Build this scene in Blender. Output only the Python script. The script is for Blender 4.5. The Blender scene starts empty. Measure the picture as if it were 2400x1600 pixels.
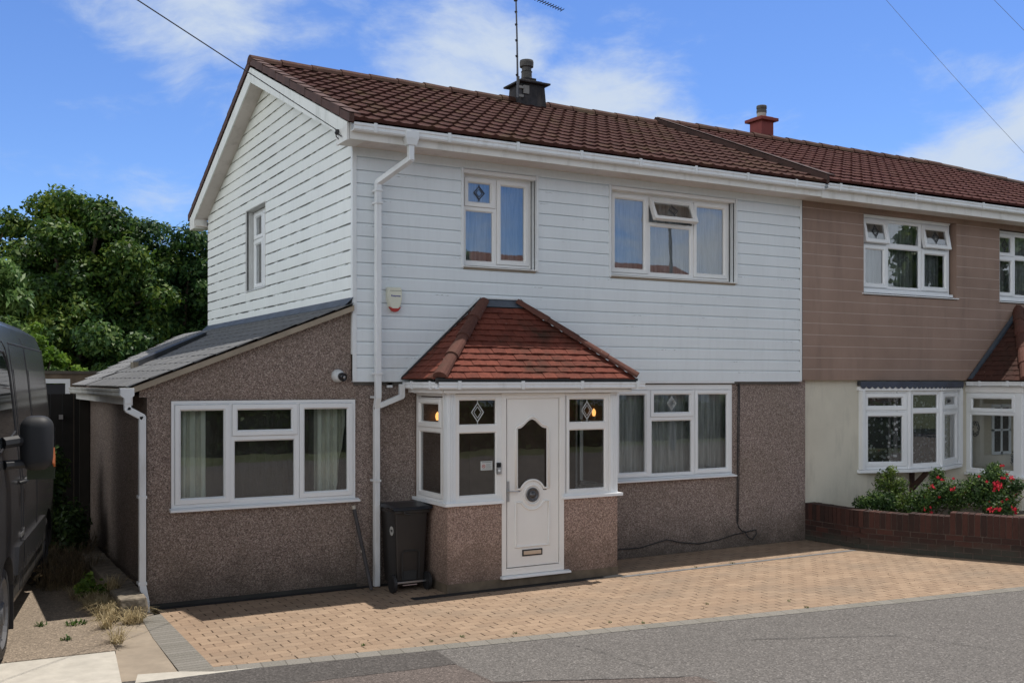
import bpy, bmesh, math, random
import numpy as np
from mathutils import Vector, Matrix
random.seed(7)
rng = np.random.default_rng(7)
SC = bpy.context.scene
COL = SC.collection
R = math.radians

# ------------------------------------------------------------------ camera
CAM = (-4.162, -10.977, 2.35)
YAW = R(60.4)
cd = bpy.data.cameras.new("Camera"); cam = bpy.data.objects.new("Camera", cd); COL.objects.link(cam)
cam.location = CAM
cam.rotation_euler = (R(90), 0, YAW - R(90))
cd.lens = 36.0; cd.sensor_width = 36.0; cd.clip_end = 2000
cd.shift_y = 92.0 / 2400.0
SC.camera = cam

# ------------------------------------------------------------------ light
SUN = Vector((0.31, 0.05, 1.0)).normalized()      # towards the sun
sd = bpy.data.lights.new("Sun", 'SUN'); so = bpy.data.objects.new("Sun", sd); COL.objects.link(so)
sd.energy = 4.6; sd.angle = R(0.5); sd.color = (1.0, 0.94, 0.86)
so.rotation_euler = SUN.to_track_quat('Z', 'Y').to_euler()
SC.view_settings.view_transform = 'Standard'
SC.view_settings.look = 'None'
SC.view_settings.exposure = 0.0
SC.view_settings.gamma = 1.0

W = bpy.data.worlds.new("World"); SC.world = W; W.use_nodes = True
nt = W.node_tree; N = nt.nodes; L = nt.links
N.clear()
out = N.new('ShaderNodeOutputWorld'); bg = N.new('ShaderNodeBackground')
sky = N.new('ShaderNodeTexSky'); sky.sky_type = 'NISHITA'; sky.sun_disc = False
sky.sun_elevation = math.asin(SUN.z); sky.sun_rotation = math.atan2(SUN.x, SUN.y)
sky.air_density = 1.0; sky.dust_density = 0.0; sky.ozone_density = 2.0
bg.inputs['Strength'].default_value = 0.10
tc = N.new('ShaderNodeTexCoord')

def wmath(op, a, b=None, c=None):
    n = N.new('ShaderNodeMath'); n.operation = op
    for i, v in enumerate((a, b, c)):
        if v is None: continue
        if isinstance(v, (int, float)): n.inputs[i].default_value = v
        else: L.new(v, n.inputs[i])
    return n.outputs[0]
# clouds: soft banks placed by direction, broken up by noise on the cloud layer
BANKS = [((0.444,0.844,0.302),0.160,1.1),((0.551,0.786,0.275),0.150,1.1),((0.37,0.877,0.305),0.085,0.55),((0.49,0.82,0.25),0.14,0.95),((0.60,0.755,0.24),0.10,0.9),
         ((0.216,0.925,0.320),0.18,0.80),((0.276,0.904,0.335),0.14,0.72),((0.197,0.944,0.263),0.045,0.60),
         ((0.80,0.573,0.200),0.150,1.05),((0.83,0.53,0.215),0.16,1.05),((0.79,0.56,0.262),0.07,0.45),
         ((0.183,0.967,0.176),0.10,0.55),((0.64,0.75,0.205),0.14,0.45),((0.70,0.68,0.19),0.10,0.4),((0.434,0.834,0.345),0.06,0.5),
         ((-0.25,-0.95,0.20),0.45,1.0),((0.62,-0.76,0.08),0.16,0.8),((0.80,-0.60,0.12),0.20,0.9),((-0.6,-0.7,0.35),0.50,1.0),((-0.95,0.1,0.35),0.70,1.1),((-0.8,0.5,0.25),0.5,1.0),((0.3,-0.75,0.62),0.55,1.1),((-0.3,-0.6,0.75),0.5,0.9)]  # this row: unseen banks outside the view, added for fill light and reflections
vn = N.new('ShaderNodeVectorMath'); vn.operation = 'NORMALIZE'; L.new(tc.outputs['Generated'], vn.inputs[0])
warp = N.new('ShaderNodeTexNoise'); warp.inputs['Scale'].default_value = 5.0; warp.inputs['Detail'].default_value = 3
L.new(vn.outputs[0], warp.inputs['Vector'])
wsub = N.new('ShaderNodeVectorMath'); wsub.operation = 'SUBTRACT'; L.new(warp.outputs['Color'], wsub.inputs[0]); wsub.inputs[1].default_value = (.5,.5,.5)
wsc = N.new('ShaderNodeVectorMath'); wsc.operation = 'SCALE'; L.new(wsub.outputs[0], wsc.inputs[0]); wsc.inputs['Scale'].default_value = 0.09
wadd = N.new('ShaderNodeVectorMath'); wadd.operation = 'ADD'; L.new(vn.outputs[0], wadd.inputs[0]); L.new(wsc.outputs[0], wadd.inputs[1])
total = None
for c, r, s in BANKS:
    l = math.sqrt(sum(q*q for q in c)); c = tuple(q/l for q in c)
    d = N.new('ShaderNodeVectorMath'); d.operation = 'SUBTRACT'; L.new(wadd.outputs[0], d.inputs[0]); d.inputs[1].default_value = c
    m = N.new('ShaderNodeVectorMath'); m.operation = 'MULTIPLY'; L.new(d.outputs[0], m.inputs[0]); m.inputs[1].default_value = (1,1,1.7)
    ln = N.new('ShaderNodeVectorMath'); ln.operation = 'LENGTH'; L.new(m.outputs[0], ln.inputs[0])
    mr = N.new('ShaderNodeMapRange'); mr.interpolation_type = 'SMOOTHSTEP'
    L.new(ln.outputs['Value'], mr.inputs['Value'])
    mr.inputs['From Min'].default_value = 0; mr.inputs['From Max'].default_value = r
    mr.inputs['To Min'].default_value = s; mr.inputs['To Max'].default_value = 0
    total = mr.outputs[0] if total is None else wmath('MAXIMUM', total, mr.outputs[0])
sx = N.new('ShaderNodeSeparateXYZ'); L.new(wadd.outputs[0], sx.inputs[0])
def wmr(v, a, b, c, d):
    n = N.new('ShaderNodeMapRange'); n.interpolation_type = 'SMOOTHSTEP'; L.new(v, n.inputs['Value'])
    for k, q in (('From Min', a), ('From Max', b), ('To Min', c), ('To Max', d)): n.inputs[k].default_value = q
    return n.outputs[0]
# unseen bright cloud added over street and west to light walls, with blue gap
gap = N.new('ShaderNodeVectorMath'); gap.operation = 'DISTANCE'; L.new(wadd.outputs[0], gap.inputs[0]); gap.inputs[1].default_value = (.47,-.865,.16)
fill_bank = wmath('MULTIPLY', wmath('MAXIMUM', wmr(sx.outputs[1], -.25, .0, 1.05, 0), wmr(sx.outputs[0], -.45, -.15, 1.1, 0)), wmr(gap.outputs['Value'], .05, .30, .35, 1))
total = wmath('MAXIMUM', total, fill_bank)
mp = N.new('ShaderNodeMapping'); mp.inputs['Scale'].default_value = (1, 1, 2.4); L.new(wadd.outputs[0], mp.inputs['Vector'])
cn = N.new('ShaderNodeTexNoise'); cn.inputs['Scale'].default_value = 9.0; cn.inputs['Detail'].default_value = 9; cn.inputs['Roughness'].default_value = 0.62
L.new(mp.outputs[0], cn.inputs['Vector'])
cs = wmath('ADD', wmath('MULTIPLY', total, 0.85), wmath('MULTIPLY', cn.outputs['Fac'], 1.75))
cr = N.new('ShaderNodeMapRange'); cr.interpolation_type = 'SMOOTHSTEP'; L.new(cs, cr.inputs['Value'])
cr.inputs['From Min'].default_value = 1.03; cr.inputs['From Max'].default_value = 1.85
cr.inputs['To Min'].default_value = 0.0; cr.inputs['To Max'].default_value = 0.93
tint = N.new('ShaderNodeMix'); tint.data_type = 'RGBA'; tint.blend_type = 'MULTIPLY'; tint.inputs['Factor'].default_value = 1
SKY_TINT = (0.86, 1.10, 1.60, 1)
L.new(sky.outputs[0], tint.inputs[6]); tint.inputs[7].default_value = SKY_TINT
# overhead sky dimmed for darker ground; unseen street and west clouds brightened as wall fill
high = wmr(sx.outputs[2], .40, .72, 1.0, .26)
west = wmr(sx.outputs[0], -.75, -.35, 1.0, 0)
street = wmr(sx.outputs[1], -.25, .2, 1.0, 0)
def wmixc(f, a, b):
    n = N.new('ShaderNodeMix'); n.data_type = 'RGBA'; L.new(f, n.inputs['Factor'])
    for k, v in ((6, a), (7, b)):
        if isinstance(v, tuple): n.inputs[k].default_value = (*v, 1)
        else: L.new(v, n.inputs[k])
    return n.outputs[2]
ccol = wmixc(west, wmixc(street, (6.3, 7.2, 8.4), (7.8, 8.5, 9.2)), (17.0, 17.6, 18.0))
mix = N.new('ShaderNodeMix'); mix.data_type = 'RGBA'
L.new(cr.outputs[0], mix.inputs['Factor']); L.new(tint.outputs[2], mix.inputs[6]); L.new(ccol, mix.inputs[7])
fin = N.new('ShaderNodeVectorMath'); fin.operation = 'SCALE'; L.new(mix.outputs[2], fin.inputs[0]); L.new(high, fin.inputs['Scale'])
L.new(fin.outputs[0], bg.inputs['Color']); L.new(bg.outputs[0], out.inputs['Surface'])

# ------------------------------------------------------------------ materials
def mat(name):
    m = bpy.data.materials.new(name); m.use_nodes = True
    t = m.node_tree; t.nodes.clear()
    o = t.nodes.new('ShaderNodeOutputMaterial'); b = t.nodes.new('ShaderNodeBsdfPrincipled')
    t.links.new(b.outputs[0], o.inputs[0])
    return m, t, b
class NB:
    """small node-graph helper"""
    def __init__(s, t):
        s.t = t; s.tc = t.nodes.new('ShaderNodeTexCoord')
    def obj(s, scale=(1,1,1), loc=(0,0,0), rot=(0,0,0)):
        m = s.t.nodes.new('ShaderNodeMapping'); m.inputs['Scale'].default_value = scale; m.inputs['Location'].default_value = loc; m.inputs['Rotation'].default_value = rot
        s.t.links.new(s.tc.outputs['Object'], m.inputs['Vector']); return m.outputs[0]
    def noise(s, scale, detail=4, rough=.55, vec=None, col=False):
        n = s.t.nodes.new('ShaderNodeTexNoise'); n.inputs['Scale'].default_value = scale; n.inputs['Detail'].default_value = detail; n.inputs['Roughness'].default_value = rough
        s.t.links.new(vec if vec else s.tc.outputs['Object'], n.inputs['Vector']); return n.outputs['Color' if col else 'Fac']
    def vor(s, scale, vec=None, feat='F1', outp='Color'):
        n = s.t.nodes.new('ShaderNodeTexVoronoi'); n.feature = feat; n.inputs['Scale'].default_value = scale
        s.t.links.new(vec if vec else s.tc.outputs['Object'], n.inputs['Vector']); return n.outputs[outp]
    def ramp(s, fac, stops, interp='LINEAR'):
        n = s.t.nodes.new('ShaderNodeValToRGB'); cr = n.color_ramp; cr.interpolation = interp
        while len(cr.elements) < len(stops): cr.elements.new(0.5)
        for e, (p, c) in zip(cr.elements, stops): e.position = p; e.color = (*c, 1) if len(c) == 3 else c
        s.t.links.new(fac, n.inputs[0]); return n.outputs[0]
    def mix(s, fac, a, b, blend='MIX'):
        n = s.t.nodes.new('ShaderNodeMix'); n.data_type = 'RGBA'; n.blend_type = blend
        for i, v in ((0, fac), (6, a), (7, b)):
            if isinstance(v, (int, float)): n.inputs[i].default_value = v
            elif isinstance(v, tuple): n.inputs[i].default_value = (*v, 1) if len(v) == 3 else v
            else: s.t.links.new(v, n.inputs[i])
        return n.outputs[2]
    def math(s, op, a, b=None, clamp=False):
        n = s.t.nodes.new('ShaderNodeMath'); n.operation = op; n.use_clamp = clamp
        for i, v in enumerate((a, b)):
            if v is None: continue
            if isinstance(v, (int, float)): n.inputs[i].default_value = v
            else: s.t.links.new(v, n.inputs[i])
        return n.outputs[0]
    def sep(s, vec=None):
        n = s.t.nodes.new('ShaderNodeSeparateXYZ'); s.t.links.new(vec if vec else s.tc.outputs['Object'], n.inputs[0]); return n.outputs
    def island(s):
        n = s.t.nodes.new('ShaderNodeNewGeometry'); return n.outputs['Random Per Island']
    def bump(s, h, strength=.3, dist=.01):
        n = s.t.nodes.new('ShaderNodeBump'); n.inputs['Strength'].default_value = strength; n.inputs['Distance'].default_value = dist
        s.t.links.new(h, n.inputs['Height']); return n.outputs[0]
    def link(s, a, b): s.t.links.new(a, b)

def plain(name, col, rough=.5, metal=0, var=.12, scale=3, bump=0, bscale=60, spec=.5, dirt=None):
    m, t, b = mat(name); g = NB(t)
    n = g.noise(scale, 5, .6)
    lo = tuple(c*(1-var) for c in col); hi = tuple(min(1, c*(1+var)) for c in col)
    c = g.ramp(n, [(.3, lo), (.7, hi)])
    if dirt:
        dn = g.noise(2.2, 6, .65, g.obj((3.0, 3.0, .7)))
        c = g.mix(g.ramp(dn, [(.52, (0,0,0)), (.78, (.55,.55,.55))]), c, dirt)
    g.link(c, b.inputs['Base Color']); b.inputs['Roughness'].default_value = rough; b.inputs['Metallic'].default_value = metal
    b.inputs['Specular IOR Level'].default_value = spec
    if bump: g.link(g.bump(g.noise(bscale, 3), bump, .005), b.inputs['Normal'])
    return m

def mk_pebbledash(name, tintc=(1,1,1), dark=1.0):
    m, t, b = mat(name); g = NB(t)
    v = g.vor(95); s = g.sep(v)
    c = g.ramp(s[0], [(0, (.06,.045,.04)), (.22, (.13,.098,.088)), (.5, (.235,.180,.160)), (.78, (.36,.290,.26)), (1, (.58,.51,.46))])
    v2 = g.vor(150); s2 = g.sep(v2)
    c2 = g.ramp(s2[0], [(0, (.03,.024,.02)), (.5, (.26,.19,.17)), (1, (.55,.45,.40))])
    c = g.mix(.42, c, c2)
    big = g.noise(1.1, 4); c = g.mix(g.ramp(big, [(.35, (.0,.0,.0)), (.7, (.30,.30,.30))]), c, (.17,.14,.10))
    z = g.sep()[2]
    stn = g.math('ADD', z, g.math('MULTIPLY', g.noise(3.5, 5), .75))
    low = g.ramp(stn, [(.30, (.80,.80,.80)), (.95, (0,0,0))])
    c = g.mix(low, c, (.065,.055,.044))
    c = g.mix(1.0, c, tuple(q*dark for q in tintc), 'MULTIPLY')
    g.link(c, b.inputs['Base Color']); b.inputs['Roughness'].default_value = .85; b.inputs['Specular IOR Level'].default_value = .25
    g.link(g.bump(g.vor(95, outp='Distance'), .55, .006), b.inputs['Normal'])
    return m
PEB = mk_pebbledash("pebbledash")
PEBX = mk_pebbledash("pebbledash_extension", (1.0,.98,.95), .92)

def mk_clad(name, col, gable=False):
    m, t, b = mat(name); g = NB(t)
    c = g.ramp(g.noise(1.3, 5), [(.3, tuple(q*.94 for q in col)), (.7, col)])
    z = g.sep()[2]
    # z above the bottom of each 0.15 m board
    fr = g.math('FRACT', g.math('DIVIDE', g.math('SUBTRACT', z, 2.35), .15))
    wob = g.math('MULTIPLY', g.math('SUBTRACT', g.noise(14, 4), .5), .06 if gable else .04)
    frw = g.math('ADD', fr, wob)
    if gable:
        band = g.ramp(fr, [(.0, (.85,.85,.85)), (.05, (0,0,0)), (.80, (0,0,0)), (.86, (.35,.35,.35)), (.90, (1,1,1)), (1, (1,1,1))])
        patch = g.ramp(g.noise(3.2, 3, .55, g.obj((1, .9, 4.2))), [(.44, (0,0,0)), (.50, (1,1,1))])
        low = g.ramp(g.noise(.5, 2), [(.36, (.35,.35,.35)), (.55, (1,1,1))])
        dash = g.math('GREATER_THAN', g.math('FRACT', g.math('MULTIPLY', g.sep()[1], 2.05)), .07)
        k = g.math('MULTIPLY', g.math('MULTIPLY', g.math('MULTIPLY', band, patch), low), dash)
        c = g.mix(g.math('MULTIPLY', k, .92, True), c, (.05,.05,.04))
        st = g.ramp(g.noise(5, 5, .6, g.obj((1, 6, .35))), [(.55, (0,0,0)), (.8, (.16,.16,.16))])
        c = g.mix(st, c, (.42,.46,.36))
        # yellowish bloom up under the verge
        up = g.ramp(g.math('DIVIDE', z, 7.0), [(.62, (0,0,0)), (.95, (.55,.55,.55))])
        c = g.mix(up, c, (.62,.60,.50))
    else:
        band = g.ramp(frw, [(.70, (0,0,0)), (.76, (1,1,1)), (.82, (0,0,0))])
        patch = g.ramp(g.noise(1.6, 3, .5, g.obj((.9, 1, 3.0))), [(.56, (0,0,0)), (.62, (1,1,1))])
        fine = g.ramp(g.noise(38, 4, .7, g.obj((.5, 1, 1.6))), [(.5, (0,0,0)), (.58, (1,1,1))])
        k = g.math('MULTIPLY', g.math('MULTIPLY', band, patch), fine)
        c = g.mix(g.math('MULTIPLY', k, .7, True), c, (.12,.12,.13))
    st2 = g.ramp(g.noise(3.0, 6, .7, g.obj((4, 4, .45))), [(.48, (0,0,0)), (.78, (.30,.30,.30))])
    c = g.mix(st2, c, tuple(q*.74 for q in col))
    g.link(c, b.inputs['Base Color']); b.inputs['Roughness'].default_value = .5; b.inputs['Specular IOR Level'].default_value = .35
    return m
CLAD = mk_clad("cladding_front", (.77,.82,.855))
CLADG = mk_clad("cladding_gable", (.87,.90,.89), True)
UPVC = plain("upvc_white", (.80,.82,.84), .35, var=.03, scale=1.5)
UPVCW = plain("upvc_warm", (.80,.79,.775), .38, var=.04, scale=2)
SOFF = plain("soffit_white", (.66,.60,.56), .55, var=.08, scale=1.2, dirt=(.36,.31,.27))
FASC = plain("fascia_white", (.76,.75,.72), .5, var=.05, scale=2, dirt=(.42,.40,.36))
BARGE = plain("bargeboard_white", (.78,.79,.76), .55, var=.04, scale=2, dirt=(.34,.36,.31))
GUT = plain("gutter_white", (.76,.78,.80), .35, var=.06, scale=3, dirt=(.45,.44,.41))
TRIM = plain("corner_trim", (.73,.76,.78), .5, var=.06, scale=2)
GROOVE = plain("dark_joint", (.03,.03,.03), .9)
BLACK = plain("black_rubber", (.018,.018,.02), .6, var=.2)
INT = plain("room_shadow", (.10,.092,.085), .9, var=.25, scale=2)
INTB = plain("room_brown", (.16,.11,.08), .9, var=.3, scale=2)
INTC = plain("room_cream", (.62,.56,.45), .9, var=.1, scale=2)
STEEL = plain("brushed_metal", (.55,.55,.56), .3, metal=.9, var=.1)
BRASS = plain("satin_letterplate", (.62,.52,.42), .38, metal=.6, var=.08)
LEAD = plain("leadwork", (.05,.05,.055), .5)
LEADL = plain("leadwork_pale", (.50,.52,.52), .4)

def mk_glass(name, base=.07, tintc=(.93,.96,.96), rough=.0, wav=0.0):
    m = bpy.data.materials.new(name); m.use_nodes = True; t = m.node_tree; t.nodes.clear()
    o = t.nodes.new('ShaderNodeOutputMaterial'); tr = t.nodes.new('ShaderNodeBsdfTransparent'); gl = t.nodes.new('ShaderNodeBsdfGlossy')
    tr.inputs[0].default_value = (*tintc, 1); gl.inputs['Roughness'].default_value = rough
    fr = t.nodes.new('ShaderNodeFresnel'); fr.inputs[0].default_value = 1.5
    ma = t.nodes.new('ShaderNodeMath'); ma.operation = 'MULTIPLY_ADD'; ma.use_clamp = True
    t.links.new(fr.outputs[0], ma.inputs[0]); ma.inputs[1].default_value = 1.7; ma.inputs[2].default_value = base
    mx = t.nodes.new('ShaderNodeMixShader'); t.links.new(ma.outputs[0], mx.inputs[0]); t.links.new(tr.outputs[0], mx.inputs[1]); t.links.new(gl.outputs[0], mx.inputs[2])
    if wav:
        g = NB(t); bn = g.bump(g.noise(2.3, 2, .4), wav, .01); t.links.new(bn, gl.inputs['Normal'])
    t.links.new(mx.outputs[0], o.inputs[0]); return m
GLASS = mk_glass("window_glass", .10, wav=.06)
GLASSU = mk_glass("window_glass_upper", .20, wav=.06)
GLASSP = mk_glass("porch_glass", .06, wav=.08)

def mk_net(name, col=(.75,.77,.78), cover=.6, lace=False):
    m = bpy.data.materials.new(name); m.use_nodes = True; t = m.node_tree; t.nodes.clear()
    o = t.nodes.new('ShaderNodeOutputMaterial'); g = NB(t)
    df = t.nodes.new('ShaderNodeBsdfDiffuse'); tl = t.nodes.new('ShaderNodeBsdfTranslucent'); tr = t.nodes.new('ShaderNodeBsdfTransparent')
    df.inputs[0].default_value = (*col, 1); tl.inputs[0].default_value = (*col, 1)
    m1 = t.nodes.new('ShaderNodeMixShader'); m1.inputs[0].default_value = .4; t.links.new(df.outputs[0], m1.inputs[1]); t.links.new(tl.outputs[0], m1.inputs[2])
    m2 = t.nodes.new('ShaderNodeMixShader'); t.links.new(tr.outputs[0], m2.inputs[1]); t.links.new(m1.outputs[0], m2.inputs[2])
    f = g.ramp(g.noise(9, 3, .5, g.obj((3, 3, .25))), [(.3, (cover*.55,)*3), (.7, (cover,)*3)])
    if lace:
        f2 = g.ramp(g.vor(16, outp='Distance'), [(.30, (.55,)*3), (.38, (0,0,0))]); f = g.math('ADD', f, f2, True)
    t.links.new(f, m2.inputs[0]); t.links.new(m2.outputs[0], o.inputs[0]); return m
NET = mk_net("net_curtain", (.80,.82,.83), cover=.80)
NETD = mk_net("net_curtain_dim", (.90,.92,.90), .98)
NETB = mk_net("net_curtain_brown", (.50,.46,.41), .42)
LACE = mk_net("lace_curtain", (.72,.74,.76), .16, True)
DRAPE = plain("cream_curtain", (.86,.88,.74), .9, var=.08, scale=4)

def mk_tile(name, a, b_, moss=(.10,.085,.03), mossamt=.35):
    m, t, b = mat(name); g = NB(t)
    c = g.ramp(g.island(), [(0, a), (1, b_)])
    c = g.mix(.35, c, g.ramp(g.noise(30, 5), [(.3, tuple(q*.55 for q in a)), (.7, tuple(min(1, q*1.35) for q in b_))]))
    k = g.ramp(g.noise(2.0, 6, .65), [(.50, (0,0,0)), (.72, (mossamt,)*3)])
    c = g.mix(k, c, moss)
    sp = g.ramp(g.vor(7, outp='Distance'), [(.035, (.45,.45,.45)), (.06, (0,0,0))])
    c = g.mix(sp, c, (.42,.38,.33))
    g.link(c, b.inputs['Base Color']); b.inputs['Roughness'].default_value = .85; b.inputs['Specular IOR Level'].default_value = .2
    g.link(g.bump(g.noise(90, 3), .35, .004), b.inputs['Normal']); return m
TILE = mk_tile("roof_tile_brown", (.058,.024,.020), (.076,.030,.025))
TILEN = mk_tile("roof_tile_red", (.068,.023,.020), (.090,.030,.026), mossamt=.12)
PTILE = mk_tile("porch_tile", (.105,.030,.021), (.19,.054,.035), (.03,.024,.016), .85)
RIDGE = mk_tile("ridge_tile", (.060,.030,.022), (.09,.042,.032), (.12,.10,.06), .5)
HIPT = mk_tile("hip_tile", (.085,.036,.028), (.12,.052,.040), (.06,.048,.035), .5)
DARKV = plain("verge_dark", (.055,.028,.022), .8, var=.3, scale=6, bump=.2)
VERGE = plain("verge_tile", (.085,.04,.032), .8, var=.3, scale=5, bump=.2, dirt=(.03,.022,.018))
SLATE = mk_tile("extension_slate", (.120,.122,.126), (.160,.162,.165), (.12,.12,.11), .3)
SLATEL = mk_tile("extension_slate_pale", (.165,.168,.175), (.22,.222,.228), (.16,.16,.15), .25)
LEADF = plain("lead_flashing", (.07,.085,.11), .55, var=.3, scale=6)
CHIM = plain("sooted_render", (.030,.028,.032), .9, var=.45, scale=6, bump=.5, bscale=25, dirt=(.15,.12,.10))
CHIMR = plain("red_render", (.20,.045,.040), .85, var=.15, scale=5, bump=.2)
POT = plain("chimney_pot", (.09,.085,.08), .85, var=.4, scale=12)
POTL = plain("pale_flue", (.38,.36,.33), .7, var=.2, scale=12)
WOODB = plain("rafter_timber", (.30,.25,.19), .8, var=.2, scale=5)
def mk_brown():
    m, t, b = mat("brown_cladding"); g = NB(t)
    c = g.ramp(g.noise(.9, 6, .6), [(.25, (.235,.160,.125)), (.55, (.315,.215,.170)), (.8, (.36,.255,.205))])
    st = g.ramp(g.noise(1.6, 6, .65, g.obj((2.2, 1, .35))), [(.50, (0,0,0)), (.75, (.6,.6,.6))])
    c = g.mix(st, c, (.16,.11,.092))
    g.link(c, b.inputs['Base Color']); b.inputs['Roughness'].default_value = .8
    g.link(g.bump(g.noise(140, 2), .2, .003), b.inputs['Normal']); return m
BROWN = mk_brown()
BJOINT = plain("pale_joint", (.50,.40,.35), .8)
CREAM = plain("cream_render", (.62,.585,.49), .9, var=.07, scale=1.6, bump=.5, bscale=45, dirt=(.42,.40,.34))

def mk_brick(name, c1, c2, mort, sx=.225, sz=.075, axis='XZ', rot=0, stain=True):
    m, t, b = mat(name); g = NB(t)
    vec = g.obj(rot=(R(90), 0, 0)) if axis == 'XZ' else g.obj(rot=(0, 0, rot))
    br = t.nodes.new('ShaderNodeTexBrick'); t.links.new(vec, br.inputs['Vector'])
    br.inputs['Scale'].default_value = 1; br.inputs['Brick Width'].default_value = sx; br.inputs['Row Height'].default_value = sz
    br.inputs['Mortar Size'].default_value = .006; br.inputs['Mortar Smooth'].default_value = .2
    br.inputs['Color1'].default_value = (*c1, 1); br.inputs['Color2'].default_value = (*c2, 1); br.inputs['Mortar'].default_value = (*mort, 1)
    c = g.mix(.4, br.outputs['Color'], g.ramp(g.noise(14, 5), [(.3, tuple(q*.5 for q in c1)), (.7, tuple(min(1, q*1.4) for q in c2))]))
    if stain:
        z = g.sep()[2]; k = g.ramp(g.math('ADD', z, g.math('MULTIPLY', g.noise(3, 4), .3)), [(.18, (.85,.85,.85)), (.34, (0,0,0))])
        c = g.mix(k, c, (.035,.035,.028))
    g.link(c, b.inputs['Base Color']); b.inputs['Roughness'].default_value = .9
    g.link(g.bump(g.math('SUBTRACT', 1.0, br.outputs['Fac']), .5, .006), b.inputs['Normal'])
    return m
WBRICK = plain("wall_brick", (.115,.035,.024), .9, var=.2, scale=9)
def _wb():
    m, t, b = mat("garden_wall_brick"); g = NB(t)
    c = g.ramp(g.island(), [(0, (.020,.010,.008)), (.5, (.042,.016,.012)), (1, (.080,.026,.018))])
    c = g.mix(.35, c, g.ramp(g.noise(25, 5), [(.3, (.015,.008,.006)), (.7, (.060,.024,.018))]))
    z = g.sep()[2]; k = g.ramp(g.math('ADD', z, g.math('MULTIPLY', g.noise(2.5, 5), .35)), [(.22, (.9,.9,.9)), (.36, (0,0,0))])
    c = g.mix(k, c, (.045,.046,.036))
    g.link(c, b.inputs['Base Color']); b.inputs['Roughness'].default_value = .9
    g.link(g.bump(g.noise(70, 3), .4, .005), b.inputs['Normal']); return m
GBRICK = _wb()
MORTAR = plain("mortar", (.10,.075,.062), .95, var=.3, scale=8)

def mk_paving():
    m, t, b = mat("block_paving"); g = NB(t)
    vec = g.obj()
    wv = g.noise(1.3, 2, col=True)
    n = t.nodes.new('ShaderNodeVectorMath'); n.operation = 'MULTIPLY_ADD'; t.links.new(wv, n.inputs[0]); n.inputs[1].default_value = (.03,.03,0); t.links.new(vec, n.inputs[2])
    def br(w, h, mort, smooth):
        q = t.nodes.new('ShaderNodeTexBrick'); t.links.new(n.outputs[0], q.inputs['Vector'])
        q.inputs['Scale'].default_value = 1; q.inputs['Brick Width'].default_value = w; q.inputs['Row Height'].default_value = h
        q.inputs['Mortar Size'].default_value = mort; q.inputs['Mortar Smooth'].default_value = smooth
        q.inputs['Color1'].default_value = (0,0,0,1); q.inputs['Color2'].default_value = (1,1,1,1); q.inputs['Mortar'].default_value = (.5,.5,.5,1)
        return q
    xyz = g.sep(n.outputs[0]); row = g.math('FLOOR', g.math('DIVIDE', xyz[1], .105))
    u = g.math('ADD', g.math('DIVIDE', xyz[0], .205), g.math('MULTIPLY', row, .5)); col = g.math('FLOOR', u)
    fu = g.math('ABSOLUTE', g.math('SUBTRACT', g.math('FRACT', u), .5)); fv = g.math('ABSOLUTE', g.math('SUBTRACT', g.math('FRACT', g.math('DIVIDE', xyz[1], .105)), .5))
    ju = g.ramp(fu, [(.455, (0,0,0)), (.478, (1,1,1))]); jv = g.ramp(fv, [(.452, (0,0,0)), (.475, (1,1,1))])
    cmb = t.nodes.new('ShaderNodeCombineXYZ'); t.links.new(col, cmb.inputs[0]); t.links.new(row, cmb.inputs[1])
    wn = t.nodes.new('ShaderNodeTexWhiteNoise'); wn.noise_dimensions = '2D'; t.links.new(cmb.outputs[0], wn.inputs['Vector'])
    c = g.ramp(wn.outputs['Value'], [(0, (.24,.165,.112)), (.5, (.30,.210,.142)), (1, (.37,.265,.182))])
    c = g.mix(.35, c, g.ramp(g.noise(3.5, 6, .65), [(.3, (.22,.155,.108)), (.7, (.38,.275,.195))]))
    c = g.mix(.25, c, g.ramp(g.noise(120, 2), [(.3, (.19,.13,.09)), (.7, (.56,.43,.32))]))
    gry = g.ramp(g.noise(.8, 5, .6, g.obj((1, 1.6, 1))), [(.46, (0,0,0)), (.72, (.6,.6,.6))])
    c = g.mix(gry, c, (.225,.183,.142))
    dk = g.ramp(g.noise(1.9, 5, .7), [(.60, (0,0,0)), (.74, (.5,.5,.5))]); c = g.mix(dk, c, (.20,.155,.115))
    jf = g.ramp(g.noise(4.5, 4, .6), [(.36, (.08,.08,.08)), (.62, (1,1,1))])
    jj = g.math('MAXIMUM', ju, g.math('MULTIPLY', jv, .48))
    c = g.mix(g.math('MULTIPLY', jj, jf), c, (.050,.032,.020))
    g.link(c, b.inputs['Base Color']); b.inputs['Roughness'].default_value = .9; b.inputs['Specular IOR Level'].default_value = .2
    hgt = g.math('ADD', g.math('SUBTRACT', 1.0, jj), g.math('MULTIPLY', wn.outputs['Value'], .25))
    g.link(g.bump(hgt, .6, .008), b.inputs['Normal']); return m
PAVING = mk_paving()
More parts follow.
